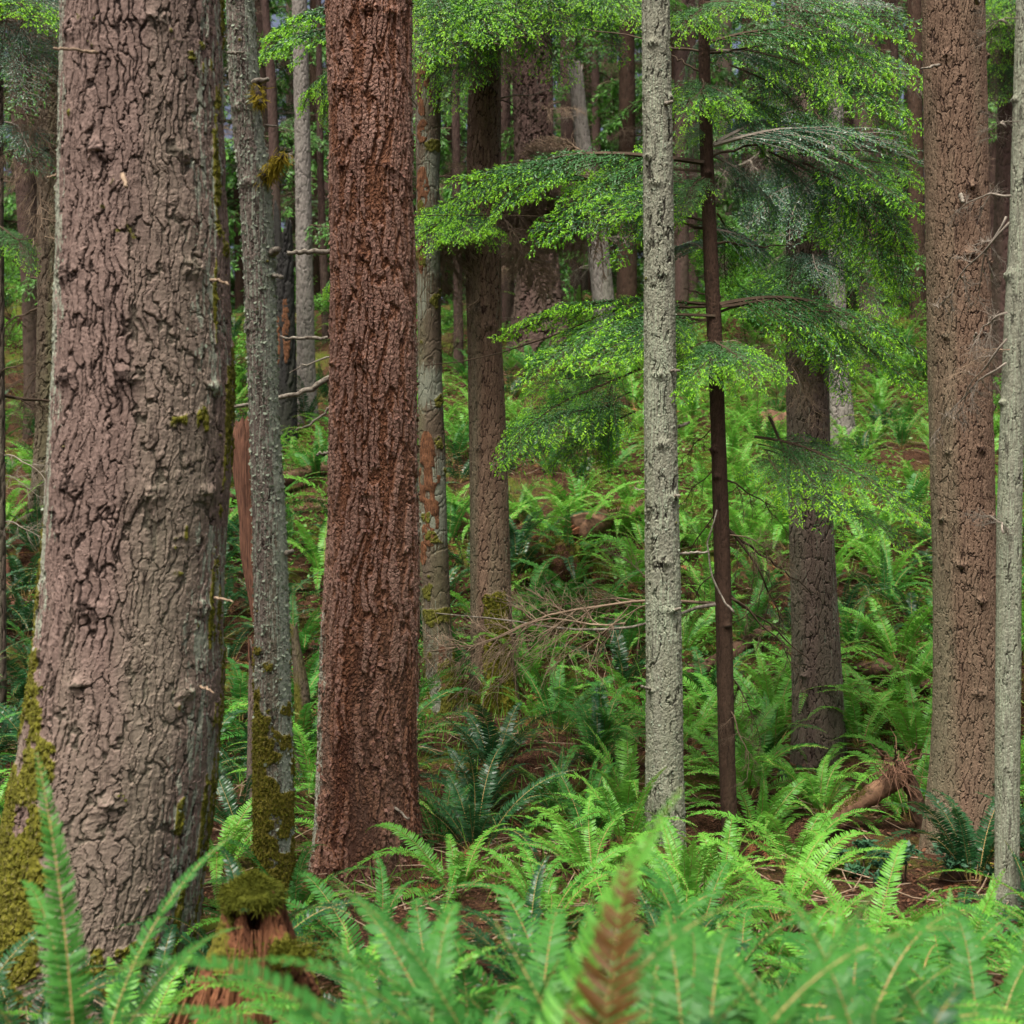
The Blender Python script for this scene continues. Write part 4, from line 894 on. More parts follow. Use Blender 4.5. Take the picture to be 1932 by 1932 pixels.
for q in [(940, 180, 15, 1080, 182, 15.3, 'grey'), (940, 185, 15, 1030, 255, 15, 'dark'), (945, 330, 15, 1120, 300, 15.5, 'brown'), (945, 360, 15, 1100, 420, 15.2, 'brown'), (945, 380, 15, 1050, 480, 15.0, 'brown'), (900, 330, 15, 850, 300, 14.4, 'brown'), (945, 340, 15, 1060, 350, 14.8, 'brown'),
          (885, 400, 15, 800, 500, 14.5, 'brown'), (945, 470, 15, 1060, 490, 15.2, 'grey'), (885, 540, 15, 860, 535, 14.8, 'grey'), (885, 640, 15, 800, 660, 15, 'dark'), (885, 780, 15, 840, 800, 14.9, 'dark'), (885, 760, 15, 835, 772, 14.9, 'dark'), (955, 920, 15, 1000, 930, 15, 'grey'), (885, 870, 15, 850, 880, 15, 'dark'),
          (950, 600, 15, 985, 602, 15.1, 'grey'), (905, 560, 14.8, 850, 640, 14.5, 'brown'), (945, 400, 15, 1000, 520, 14.8, 'brown'), (1140, 330, 16, 950, 330, 15.2, 'dense'), (1130, 350, 16, 940, 400, 15.4, 'dense'), (1120, 360, 16, 960, 450, 15.4, 'dense'), (1110, 320, 16, 1000, 300, 15.6, 'dense'), (945, 330, 15, 1080, 380, 15.1, 'dense'), (945, 420, 15, 1040, 540, 15, 'dense'), (890, 380, 15, 830, 480, 14.6, 'dense'), (890, 420, 15, 800, 560, 14.7, 'dense'), (1130, 300, 16, 1010, 260, 15.6, 'dense'), (950, 350, 15, 1130, 340, 15.3, 'dense'), (1150, 400, 16, 980, 470, 15.4, 'dense')]:
    deadb(mid, q[6], *q[:6], 0.9)

# broken snag between red fir and middle trunk
T9P = [(-150, 793, 842), (0, 790, 836), (150, 785, 832), (400, 786, 828), (600, 788, 831), (800, 789, 837), (1000, 791, 845), (1150, 795, 850), (1250, 802, 856), (1320, 812, 862)]
def barks(S, Z, C, s):
    h, c = bark_net(S, Z, C, s, 0.16, 1.5)
    return 0.75 * h + 0.25, c
t9 = trunk(14.5, T9P, barks, 0.016, 110, 0.014, 3.0, 201, lambda TH, Z, hz, S: sst(0.48, 0.62, 0.34 * sst(1.6, 0.2, hz) + 0.24 + (fbm(S * 5, Z / .22, 5, 24, 4) - .5) * 1.5 + 0.10 * np.sin(TH)), lambda TH, Z, hz, S: 0.6 + vn(S, Z, 3, .5, 3), [], 0.0, None, 0.9, lump=0.06)
snag = trunk_obj('dead_snag', 'dead mottled trunk with bark fallen off orange rotten wood, mossy', 'dead tree', t9, M['bark_snag'])
def wood_patch(vs, seed, mat, t9=t9, root=snag, D=14.5):
    """exposed decayed wood: a raised ragged patch on the snag's front"""
    n = 60; m = 9
    vv = np.linspace(vs[0], vs[1], n); z = CZ + (HALF - vv) / FPX * D
    cx = np.interp(z, t9['zs'], t9['cx']); r = np.interp(z, t9['zs'], t9['r'])
    w0 = vs[2] + 0.25 * (vnoise(np.full(n, 3.0), z * 6, 99, seed) - .5); w1 = vs[3] + 0.35 * (vnoise(np.full(n, 8.0), z * 5, 99, seed) - .5)
    pin = np.sin(np.linspace(0.02, 3.12, n)) ** 0.4
    s = np.linspace(0, 1, m)
    TH = ((w0 + w1) / 2)[:, None] + ((w1 - w0) * pin)[:, None] * (s - 0.5)[None]
    R = r[:, None] + 0.012 + 0.02 * (vnoise(TH * 8 + 50, z[:, None] / 0.05 + 0 * TH, 999, seed + 2) - 0.5) - 0.03 * (vnoise(TH * 2.5 + 50, z[:, None] / 0.15 + 0 * TH, 999, seed + 3) > 0.72)
    R[:, 0] -= 0.02; R[:, -1] -= 0.02
    V = np.stack([cx[:, None] + R * np.sin(TH), D - R * np.cos(TH), z[:, None] + 0 * TH], -1).reshape(-1, 3)
    i = np.arange(n - 1)[:, None] * m; j = np.arange(m - 1)[None]
    Q = np.stack([i + j, i + m + j, i + m + j + 1, i + j + 1], -1).reshape(-1, 4)
    part('rotten_wood', make_mesh('rotten_wood', V - np.array(root.location), Q, None, [mat]), root)
for k, a in enumerate([(815, 1030, -1.25, 0.75), (320, 400, -1.2, 0.4), (110, 225, -1.25, 0.35), (232, 275, -1.1, 0.3), (1020, 1065, -1.1, -0.3), (-20, 50, -0.9, 0.5), (440, 520, -1.0, -0.2)]): wood_patch(a, 210 + k, M['snagwood'])
for k, a in enumerate([(1215, 1330, -0.2, 0.9)]): wood_patch(a, 230 + k, M['slab'])

# ------------------------------------------------------------------ trees further back
def far_tree(name, label, cat, d, prof, mat, seed, amp=0.02, nth=64, dz=0.035, topx=3.0, top_v=-130, jag=0.0, fn=None, group='trunks of the far wood', lobes=0.05, zlo=None, knots=()):
    # the foot stands on the ground at the trunk's own place
    pr = sorted(prof); vb = pr[-1]
    xb = ((vb[1] + vb[2]) / 2 - HALF) / FPX * d; gzb = G(xb, d)
    vg = HALF - (gzb - CZ) / d * FPX
    if vg > vb[0] + 3:      # carry the trunk down to the ground
        w = (vb[2] - vb[1]) * 0.06; pr = pr + [(vg, vb[1] - w, vb[2] + w)]
    zb = gzb
    t = trunk(d, pr, fn or (lambda S, Z, C, s: bark_net(S, Z, C, s, 0.09, 2.6)), amp, nth, dz, topx, seed, None, lambda TH, Z, hz, S: 0.3 + 0 * TH, knots, lobes, zb, 0.6, top_v, jag)
    return trunk_obj(name, label, cat, t, mat, group), t

def far_boughs(root, t, n, L, kind='far', zmin=2.0, seed=0, dead=0, dkind='dark', facing=None):
    rg = np.random.default_rng(seed)
    z0, z1 = max(t['zs'][0] + zmin, 0), t['zs'][-1]
    for i in range(n + dead):
        z = rg.uniform(z0, z1); az = rg.uniform(0, 6.28) if facing is None else rg.normal(facing, 0.9)
        x = np.interp(z, t['zs'], t['cx']); y = float(t['cy'][0])
        l = L * rg.uniform(0.55, 1.15)
        p0 = np.array([x, y, z]); p1 = p0 + np.array([math.cos(az) * l, math.sin(az) * l, rg.normal(-0.12, 0.12) * l])
        lst = BOUGH[kind] if i < n else DEAD[dkind]
        part('bough' if i < n else 'dead_branch', lst[int(rg.integers(len(lst)))], root, span_matrix(p0, p1, root, rg.uniform(0.2, 0.8), rg.normal(0, .2)))

FT = []
def FTA(*a, nb=0, L=2.2, kind='far', dead=0, dkind='dark', zmin=2.0, **k):
    r, t = far_tree(*a, **k); FT.append((r, t)); far_boughs(r, t, nb, L, kind, zmin, len(FT) * 7, dead, dkind)
    return r, t
b1, tb1 = FTA('conifer', 'dark narrow trunk cut by the left edge of the view', 'tree', 14, [(0, -18, 4), (400, -16, 6), (900, -14, 9), (1450, -14, 12)], M['bark_grey'], 301, nb=0, dead=5)
b2, tb2 = FTA('conifer', 'dark reddish trunk far left, leaning slightly behind dead twigs', 'tree', 26, [(0, 12, 52), (120, 18, 58), (250, 24, 64), (450, 36, 72), (560, 42, 76), (700, 46, 78)], M['bark_redbg'], 302, nb=5, dead=8, L=2.5)
b3, tb3 = FTA('conifer', 'greenish grey cracked trunk just left of the broad plated one', 'tree', 20, [(-100, 70, 112), (300, 72, 114), (600, 72, 116), (800, 68, 114), (900, 62, 112), (975, 52, 112)], M['bark_snag'], 303, amp=0.04, nth=120, dz=0.018, nb=0, dead=12, fn=lambda S, Z, C, s: bark_net(S, Z, C, s, 0.10, 3.5))
b4, tb4 = FTA('conifer', 'pale grey trunk on the slope between slim mossy trunk and red fir', 'tree', 27, [(0, 551, 579), (250, 556, 585), (500, 559, 590), (700, 560, 595), (760, 560, 598), (795, 556, 604)], M['bark_pale'], 304, amp=0.025, nth=90, dz=0.022, nb=3, dead=4, L=1.6, zmin=4)
b5, tb5 = FTA('conifer', 'thin dark trunk above the charred stump', 'tree', 33, [(0, 492, 506), (150, 503, 521), (300, 508, 527), (420, 510, 530), (560, 512, 533)], M['bark_redbg'], 305, nb=8, dead=6, L=2.5)
b7, tb7 = FTA('conifer', 'thin crooked stem right of the pale grey trunk', 'tree', 34, [(0, 596, 606), (330, 598, 611), (480, 603, 617), (640, 608, 624)], M['bark_redbg'], 307, nb=6, dead=6, L=2.2)
b8, tb8 = FTA('conifer', 'thin dark trunk between the snag and the brown middle trunk', 'tree', 30, [(0, 852, 866), (300, 853, 868), (620, 856, 874)], M['bark_redbg'], 308, nb=6, dead=6, L=2.2)
b9, tb9 = FTA('conifer', 'reddish trunk close behind the brown middle trunk', 'tree', 33, [(0, 938, 960), (300, 941, 965), (620, 946, 972)], M['bark_redbg'], 309, nb=4, dead=6, L=2.4)
b10, tb10 = FTA('cedar', 'very broad fluted reddish trunk at the crest, dark furrowed foot', 'tree', 31, [(0, 966, 1040), (100, 967, 1040), (300, 972, 1044), (450, 978, 1050), (550, 975, 1058), (630, 962, 1072)], M['bark_redbg'], 310, amp=0.10, nth=150, dz=0.03, nb=3, dead=8, L=2.5, lobes=0.10, dkind='brown', fn=lambda S, Z, C, s: bark_net(S, Z, C, s, 0.16, 6.0))
b11, tb11 = FTA('conifer', 'brown trunk between the broad fluted trunk and the leaning dead one', 'tree', 36, [(0, 1056, 1086), (250, 1058, 1090), (450, 1062, 1096), (600, 1060, 1100)], M['bark_redbg'], 311, nb=5, dead=5, L=2.4)
b12, tb12 = FTA('dead_tree', 'leaning pinkish grey dead trunk with a snapped top at the crest', 'dead tree', 32, [(128, 1072, 1098), (220, 1080, 1108), (320, 1090, 1122), (450, 1106, 1146), (520, 1114, 1154), (590, 1120, 1162)], M['bark_pale'], 312, amp=0.03, nth=90, topx=0, top_v=None, jag=0.5, dead=6, nb=0, dkind='grey', lobes=0)
b13, tb13 = FTA('conifer', 'thin stem right of the snapped leaning trunk', 'tree', 40, [(0, 1114, 1128), (300, 1118, 1134), (600, 1122, 1138)], M['bark_redbg'], 313, nb=8, dead=4, L=2.6)
b14, tb14 = FTA('conifer', 'dark brown trunk left of the slender lichen trunk at the crest', 'tree', 35, [(0, 1168, 1196), (150, 1168, 1198), (350, 1167, 1200), (570, 1163, 1202)], M['bark_dark'], 314, nb=5, dead=6, L=2.4)
b15, tb15 = FTA('conifer', 'brown trunk right behind the slender lichen trunk', 'tree', 34, [(0, 1272, 1296), (600, 1272, 1300)], M['bark_redbg'], 315, nb=8, dead=6, L=2.4)
b16, tb16 = FTA('conifer', 'pale grey trunk with flared foot hiding behind the grey brown trunk', 'tree', 25, [(0, 1553, 1588), (300, 1558, 1591), (500, 1560, 1592), (700, 1562, 1600), (800, 1563, 1612), (860, 1562, 1626)], M['bark_pale'], 316, amp=0.04, nth=110, dz=0.022, nb=0, dead=8, dkind='grey')
b17, tb17 = FTA('conifer', 'dark red trunk behind the hemlock boughs, pale dead limbs beside it', 'tree', 31, [(0, 1608, 1654), (155, 1610, 1658), (400, 1616, 1662), (600, 1622, 1668)], M['bark_redbg'], 317, nb=4, dead=8, dkind='grey', L=2.2)
b18, tb18 = FTA('conifer', 'thin brown stem left of the brown trunk at the right', 'tree', 38, [(0, 1680, 1694), (300, 1683, 1697), (600, 1686, 1700)], M['bark_redbg'], 318, nb=7, dead=4, L=2.4)
b19, tb19 = FTA('conifer', 'blackish trunk close behind the brown trunk at the right', 'tree', 36, [(0, 1712, 1738), (300, 1714, 1742), (600, 1716, 1748)], M['bark_dark'], 319, nb=6, dead=3, L=2.6)
b21, tb21 = FTA('conifer', 'pinkish trunk between the brown trunk and the right edge', 'tree', 29, [(0, 1888, 1926), (200, 1884, 1928), (400, 1878, 1930), (560, 1872, 1932)], M['bark_redbg'], 321, nb=0, dead=6, dkind='brown', amp=0.04, nth=90)
b22, tb22 = FTA('conifer', 'brown stem between the lichen trunk and the sapling, at the crest', 'tree', 40, [(0, 1296, 1312), (600, 1298, 1318)], M['bark_redbg'], 322, nb=8, dead=4, L=2.6)
for q in [(1900, -60, 29, 1880, 60, 26.5, 'fresh'), (1900, -40, 29, 1920, 110, 26.5, 'fresh'), (1900, 0, 29, 1872, 90, 26.4, 'fresh'), (1900, -60, 29, 1930, 40, 26, 'fresh'), (1900, 40, 29, 1905, 130, 26.8, 'fresh'), (1900, 120, 29, 1870, 200, 27, 'dark')]: bough(b21, q[6], *q[:6], 1.0)
for q in [(0, -30, 14, 115, 70, 12.9, 'blue', .45), (0, 40, 14, 100, 130, 13.2, 'blue', .4), (-10, 60, 14, 60, 210, 12.8, 'blue', .5), (-20, 10, 14, 75, 50, 12.6, 'fresh', .35), (0, 230, 14, 90, 330, 13.2, 'blue', .4), (0, 420, 14, 60, 520, 13.6, 'dark', .5)]: bough(b1, q[6], *q[:6], q[7])
for q in [(0, 40, 14, 120, 130, 13, 'brown'), (0, 90, 14, 120, 260, 13, 'brown'), (0, 170, 14, 118, 300, 13, 'brown'), (0, 240, 14, 110, 350, 13, 'brown'), (0, 450, 14, 110, 475, 13.5, 'dark'), (0, 700, 14, 90, 690, 13.6, 'dark'), (5, 790, 14, 75, 770, 13.8, 'dark'), (5, 900, 14, 95, 940, 13.8, 'grey'), (5, 990, 14, 95, 1010, 13.6, 'grey'), (5, 860, 14, 100, 910, 13.5, 'grey')]: deadb(b1, q[6], *q[:6], 0.9)
# fill trees beyond the crest
rg = np.random.default_rng(77)
SPOT = ['far left behind the dead twigs', 'above the charred stump', 'behind the red fir', 'behind the broad fluted trunk', 'behind the lichen trunk', 'behind the sapling boughs', 'behind the grey brown trunk', 'at the far right edge']
TONE = ['dark', 'slender', 'reddish', 'shaded', 'brown', 'thin']
for i in range(46):
    d = rg.uniform(40, 57); u = -80 + (i + rg.random()) / 46 * 2090; w = rg.uniform(9, 20) * 40 / d
    lean = rg.normal(0, 8)
    reg = SPOT[min(7, max(0, int((u + 80) / 262)))]
    lab = f"{TONE[i % 6]} background conifer {reg}, {'nearer' if d < 46 else 'middle' if d < 51 else 'farther'} row"
    FTA('conifer', lab, 'tree', d, [(-100, u - w + lean, u + w + lean), (590, u - w * 1.15, u + w * 1.15)], M[['bark_redbg', 'bark_grey', 'bark_dark'][i % 3]], 400 + i, nb=14, dead=9, L=3.8, dkind=['dark', 'brown', 'grey'][i % 3], nth=28, dz=0.12, topx=4, zmin=0.5, group='conifers beyond the crest')

# distant wood closing the view
def distant_wood():
    rg = np.random.default_rng(5); out = []
    arrs = [b.arrays() for b in FARB]
    for i in range(1250):
        d = rg.uniform(58, 84); u = rg.uniform(-400, 2330); x = (u - HALF) / FPX * d
        g0 = 9.5 + 0.02 * (d - 58)
        z = g0 - 1 + rg.random() ** 1.25 * 24
        if u < 640 and z > 20 and rg.random() < 0.5: continue
        az = rg.uniform(0, 6.28); L = rg.uniform(3.6, 6.5)
        p0 = np.array([x, d, z]); p1 = p0 + np.array([math.cos(az) * L, math.sin(az) * L, rg.normal(-0.1, .15) * L])
        a = Vector(p0); X = (Vector(p1) - a); X.normalize(); N = Vector((0, -0.6, 0.8)); N = (N - X * N.dot(X)).normalized(); Yv = N.cross(X)
        Mx = Matrix(((X.x * L, Yv.x * L, N.x * L, a.x), (X.y * L, Yv.y * L, N.y * L, a.y), (X.z * L, Yv.z * L, N.z * L, a.z), (0, 0, 0, 1)))
        out.append(xf(arrs[i % 5], Mx))
    for i in range(60):
        d = rg.uniform(60, 84); x = (rg.uniform(-300, 2230) - HALF) / FPX * d
        g = Geo(); r = rg.uniform(.15, .4); g.tube([(x, d, 8), (x + rg.normal(0, .4), d, 22), (x + rg.normal(0, .6), d, 36)], [r, r * .8, r * .6], 8, 0); out.append(g.arrays())
    V, Q, T, qm, tm = merge_arrays(out)
    me = make_mesh('distant_forest', V, Q, T, [M['bark_redbg'], M['needlefar'], M['shrub']], qm, tm, False)
    solo('distant_forest', me, 'far dark green wood closing the view behind the trunks', 'forest', kind='stuff')
distant_wood()

# ------------------------------------------------------------------ stumps, logs, fallen wood
def stump_obj(name, label, cat, d, prof, mat, seed, amp=0.02, jag=0.2, nth=80, dz=0.012, fn=None, moss=None, lump=0.05):
    pr = sorted(prof); vb = pr[-1]; xb = ((vb[1] + vb[2]) / 2 - HALF) / FPX * d
    gzb = G(xb, d); vg = HALF - (gzb - CZ) / d * FPX
    if vg > vb[0] + 3: pr = pr + [(vg, vb[1] - 3, vb[2] + 3)]
    t = trunk(d, pr, fn or (lambda S, Z, C, s: bark_net(S, Z, C, s, 0.035, 6)), amp, nth, dz, 0, seed, moss, None, (), 0, gzb, 0.35, None, jag, lump=lump)
    return trunk_obj(name, label, cat, t, mat), t
# charred stump
ch, tch = stump_obj('charred_stump', 'tall blackened hollow stump left of the pale grey trunk', 'stump', 26, [(412, 512, 548), (500, 512, 553), (600, 513, 556), (650, 512, 558)], M['char'], 510, 0.05, 0.7, 70, 0.03, lambda S, Z, C, s: bark_net(S, Z, C, s, 0.12, 8))
for k, a in enumerate([(565, 690, 0.05, 0.75), (600, 690, -0.75, -0.1)]): wood_patch(a, 240 + k, M['snagwood'], tch, ch, 26)
# small broken grey stump behind the slim mossy trunk
sb, tsb = stump_obj('broken_stump', 'grey broken stem with a splintered reddish top behind the slim mossy trunk', 'stump', 10.5, [(1215, 470, 500), (1300, 469, 501), (1420, 467, 503)], M['bark_grey'], 520, 0.012, 0.12, 70, 0.01)
g = Geo()
for i, (u, v, r) in enumerate([(470, 1196, .012), (478, 1204, .016), (487, 1202, .014), (495, 1208, .015), (483, 1210, .02)]):
    g.tube([P(u, v + 50, 10.42), P(u, v + 20, 10.42), P(u - 2, v, 10.42)], [r, r * .9, r * .2], 5, 0)
part('splinters', g.mesh('splinters', [M['slab']], False, sb.location), sb)
# mossy stem between slim trunk and fir
ms, tms = stump_obj('mossy_snag', 'short moss covered stem leaning between the slim trunk and the red fir', 'stump', 12.5, [(1180, 548, 558), (1220, 551, 566), (1300, 556, 582), (1330, 558, 585)], M['bark_snag'], 530, 0.012, 0.08, 50, 0.012, None, lambda TH, Z, hz, S: 0.42 + vn(S, Z, 5, .15, 3) * 0.9)
# leaning slab
def slab():
    d = 10.2; root = thing('wood_slab', 'reddish brown slab of broken wood leaning behind the slim mossy trunk', 'deadwood', P(478, 1030, d) )
    n = 60; m = 14; t = np.linspace(0, 1, n)
    c = np.array([P(456 + 44 * a ** 1.4, 800 + 420 * a, d) for a in t]); w = np.interp(t, [0, .04, .1, .4, .7, 1], [.05, .075, .086, .088, .08, .07])
    th = np.linspace(0, 2 * np.pi, m, endpoint=False)
    TT, TH = np.meshgrid(t, th, indexing='ij')
    n1 = vnoise(TH * m / 6.3 * 1.2 + 5, TT * 5, 999, 31) - .5
    R = w[:, None] * (1 + 0.5 * n1)
    V = c[:, None] + np.stack([R * np.cos(TH), R * np.sin(TH) * 0.45, 0 * R], -1)
    top = sst(0.12, 0.0, TT); V[..., 2] += top * (vnoise(TH * 2.2 + 9, 0 * TT, 999, 33) - .3) * 0.12
    V = V.reshape(-1, 3); V = np.vstack([V, [c[0] - [0, 0, 0.03]]])
    i = np.arange(n - 1)[:, None] * m; j = np.arange(m)[None]; j2 = (j + 1) % m
    Q = np.stack([i + j, i + m + j, i + m + j2, i + j2], -1).reshape(-1, 4); k = np.arange(m)
    T = np.stack([k, (k + 1) % m, np.full(m, n * m)], -1)
    part('wood', make_mesh('wood', V - np.array(root.location), Q, T, [M['slab']], smooth=False), root)
slab()
# rotten stump in the foreground
def rotten_stump():
    d = 5.7
    root = thing('rotten_stump', 'crumbling red rotten stump under a moss cap before the broad trunk', 'stump', (P(485, 1900, d)[0], d, G(P(485, 1900, d)[0], d)))
    loc = np.array(root.location)
    pr = [(1715, 432, 520), (1750, 426, 540), (1790, 412, 560), (1840, 372, 578), (1900, 335, 590), (1960, 320, 600), (2060, 310, 610)]
    t = trunk(d, pr, lambda S, Z, C, s: bark_net(S, Z, C, s, 0.035, 5), 0.035, 150, 0.006, 0, 541, lambda TH, Z, hz, S: sst(.5, .65, vn(S, Z, 6, .12, 3) + .42 - 0.3 * sst(0.1, .0, np.abs(Z - CZ + 1.83))), None, (), 0, CZ + (HALF - 2060) / FPX * d, 0.1, None, 0.24, lump=0.25)
    trunk_obj('', '', '', t, M['rot'], root=root, pname='decayed_wood') if False else part('decayed_wood', make_mesh('decayed_wood', t['V'] - loc, t['Q'], t['T'], [M['rot']], attrs=t['at']), root)
    # moss cap
    rgm = np.random.default_rng(8)
    n, m = 16, 40; c = P(474, 1690, d); R0 = 0.125
    ph = np.linspace(0, np.pi * 0.56, n); th = np.linspace(0, 2 * np.pi, m, endpoint=False)
    PH, TH = np.meshgrid(ph, th, indexing='ij')
    rr = R0 * (1 + 0.35 * (vnoise(TH * 1.2 + 3, PH * 3, 999, 5) - .5))
    V = c + np.stack([rr * 1.0 * np.sin(PH) * np.cos(TH), rr * np.sin(PH) * np.sin(TH), rr * 0.62 * np.cos(PH) - 0.25 * rr * sst(1.2, 1.8, PH) * vnoise(TH * 3, 0 * PH, 999, 6)], -1)
    V = V.reshape(-1, 3); i = np.arange(n - 1)[:, None] * m; j = np.arange(m)[None]; j2 = (j + 1) % m
    Q = np.stack([i + j, i + m + j, i + m + j2, i + j2], -1).reshape(-1, 4)
    g = Geo(); g.add(V, Q, None, 0)
    k = rgm.integers(0, len(V), 5200); nor = V[k] - c; nor /= np.linalg.norm(nor, axis=1, keepdims=True) + 1e-9
    dd = nor * 0.7 + rgm.normal(0, .5, (5200, 3)); dd[:, 2] -= 0.35; ln = rgm.uniform(.012, .032, (5200, 1))
    ww = rgm.normal(size=(5200, 3)); ww /= np.linalg.norm(ww, axis=1, keepdims=True)
    g.leaves(V[k] + rgm.normal(0, .006, (5200, 3)), dd * ln, ww * 0.0028, 0)
    # second moss patch on the lower shoulder
    k = 2600; cc = P(545, 1800, d - 0.16); q = rgm.normal(0, 1, (k, 3)) * [.075, .05, .022]; g.leaves(cc + q, (rgm.normal(0, .5, (k, 3)) + [0, -.3, .3]) * .022, rgm.normal(0, 1, (k, 3)) * .002, 0)
    part('moss_cap', g.mesh('moss_cap', [M['mossfuzz']], False, loc), root)
    # long splinters of lighter wood at the left
    sp = Geo(); rs = np.random.default_rng(12)
    for i in range(90):
        u = rs.uniform(285, 520); lean = (470 - u) * 0.35 + rs.normal(0, 22); v0 = 1990 + rs.uniform(-40, 60); v1 = 1925 - (u - 270) * 0.80 + rs.normal(0, 34)
        v1 = np.clip(v1, 1755, 1950)
        dd = d - 0.08 + rs.uniform(-0.22, 0.12); a = P(u, v0, dd); b = P(u + lean, v1, dd + .05)
        w = rs.uniform(.008, .030)
        mid_ = (a + b) / 2 + rs.normal(0, .01, 3)
        sp.tube([a, mid_, b], [w, w * .8, w * .08], 4, 0)
    part('splintered_wood', sp.mesh('splintered_wood', [M['rotlight']], False, loc), root)
rotten_stump()

# arching fallen limb with a root tangle, right
def arch():
    d = 10.4
    root = thing('fallen_limb', 'arched broken limb with a brown tangle of roots left of the brown trunk', 'deadwood', (P(1560, 1550, d)[0], d, G(P(1560, 1550, d)[0], d)))
    loc = np.array(root.location)
    def limb(pts, r, mat, seed, nm):
        rgl = np.random.default_rng(seed); p = np.array([P(*q) for q in pts]); tt = np.linspace(0, 1, 26); t0 = np.linspace(0, 1, len(p))
        c = np.stack([np.interp(tt, t0, p[:, k]) for k in range(3)], -1); ker = np.ones(5) / 5
        c2 = np.stack([np.convolve(np.pad(c[:, k], 2, 'edge'), ker, 'valid') for k in range(3)], -1)
        rr = np.interp(tt, np.linspace(0, 1, len(r)), r) * (1 + 0.22 * (rgl.random(26) - .5)); g = Geo(); g.tube(c2, rr, 14, 0)
        V, Q, T, qm, tm = g.arrays(); V = V + (vnoise(V[:, 0] * 40 + 500, V[:, 2] * 40 + 500, 99999, seed)[:, None] - .5) * 0.02
        part(nm, make_mesh(nm, V - loc, Q, T, [mat]), root)
    limb([(1530, 1575, 10.2), (1570, 1545, 10.3), (1620, 1515, 10.4), (1660, 1490, 10.4), (1700, 1462, 10.4), (1712, 1450, 10.4)], [.04, .06, .075, .085, .095, .07], M['log'], 1, 'limb')
    limb([(1690, 1440, 10.4), (1712, 1462, 10.4), (1728, 1510, 10.4), (1740, 1560, 10.4), (1748, 1620, 10.4)], [.04, .06, .062, .06, .07], M['logdark'], 2, 'root_arm')
    for i, q in enumerate([((1700, 1440, 10.4), (1760, 1418, 10.3)), ((1680, 1440, 10.4), (1640, 1400, 10.3)), ((1690, 1445, 10.3), (1690, 1405, 10.2)), ((1705, 1445, 10.4), (1730, 1400, 10.4))]):
        stick(root, [P(*q[0]), P(*q[1])], .014, .004, M['logdark'], 'root', seed=700 + i, wob=.008)
    g = Geo(); rt = np.random.default_rng(3)
    for i in range(170):
        c = P(rt.normal(1685, 16), rt.normal(1448, 14), 10.35 + rt.normal(0, .06)); dd = rt.normal(0, 1, 3); dd[2] -= 0.6; l = rt.uniform(.06, .2)
        g.tube([c, c + dd * l * .5 + rt.normal(0, .01, 3), c + dd * l * .8 + [0, 0, -l * .25]], [.0035, .0025, .001], 3, 0, False)
    part('root_tangle', g.mesh('root_tangle', [plain_mat('root_fibre', (.06, .03, .018), (.2, .11, .07), 10, .9, 0)], False, loc), root)
    k = 1500; g = Geo(); s = rt.random((k, 1)); base = P(1530, 1570, 10.15) * (1 - s) + P(1640, 1498, 10.38) * s + rt.normal(0, 1, (k, 3)) * [.02, .03, .012] + [0, 0, .045]
    g.leaves(base, (rt.normal(0, .5, (k, 3)) + [0, 0, .3]) * .02, rt.normal(0, 1, (k, 3)) * .002, 0); part('moss', g.mesh('moss', [M['mossfuzz']], False, loc), root)
arch()

def log(label, a, b, r, mat, seed, name='fallen_log', moss_n=0, endmat=None):
    pa, pb = np.array(a, float), np.array(b, float)
    root = thing(name, label, 'log', tuple((pa + pb) / 2)); loc = np.array(root.location)
    rgl = np.random.default_rng(seed); tt = np.linspace(0, 1, 30)
    c = pa + (pb - pa) * tt[:, None]; c[:, 2] += 0.04 * np.sin(tt * 5 + seed) ; g = Geo()
    g.tube(c, r * (1 + 0.12 * np.sin(tt * 9 + seed)) * np.interp(tt, [0, 1], [1, .8]), 18, 0)
    V, Q, T, qm, tm = g.arrays(); V = V + (vnoise(V[:, 0] * 14 + 500, V[:, 2] * 14 + V[:, 1] * 14 + 900, 99999, seed)[:, None] - .5) * r * 0.45
    part('log', make_mesh('log', V - loc, Q, T, [mat]), root)
    if endmat:
        e = Geo(); dirv = (pa - pb) / np.linalg.norm(pa - pb)
        for k in range(26):
            o = rgl.normal(0, r * .42, 3); o -= dirv * (o @ dirv)
            e.tube([pa + o - dirv * .06, pa + o + dirv * rgl.uniform(.02, .14)], [r * .22, r * .05], 5, 0)
        part('broken_end', e.mesh('broken_end', [endmat], False, loc), root)
    if moss_n:
        s = rgl.random((moss_n, 1)); th = rgl.normal(0, .7, (moss_n, 1)); ax = (pb - pa) / np.linalg.norm(pb - pa); sd = np.cross(ax, [0, 0, 1]); sd /= np.linalg.norm(sd)
        base = pa + (pb - pa) * s + (np.sin(th) * sd + np.cos(th) * np.array([0, 0, 1])) * r * 1.0
        e = Geo(); e.leaves(base, (rgl.normal(0, .5, (moss_n, 3)) + [0, 0, .35]) * .035, rgl.normal(0, 1, (moss_n, 3)) * .004, 0); part('moss', e.mesh('moss', [M['mossfuzz']], False, loc), root)
def gp(u, d, up=0.0):
    x = (u - HALF) / FPX * d; return (x, d, G(x, d) + up)
log('mossy log with an orange broken end on the slope between middle and lichen trunks', gp(1085, 18.8, .25), gp(1260, 20.2, .2), .20, M['log'], 1, moss_n=2500, endmat=M['rotlight'])
log('pale orange fallen log left of the grey brown trunk on the upper slope', gp(1448, 25.5, .25), gp(1530, 26.8, .2), .26, M['log'], 2, endmat=M['rotlight'])
log('dark brown log lying among ferns left of the sapling stem', gp(1296, 15.4, .10), gp(1450, 16.4, .12), .11, M['logdark'], 3)
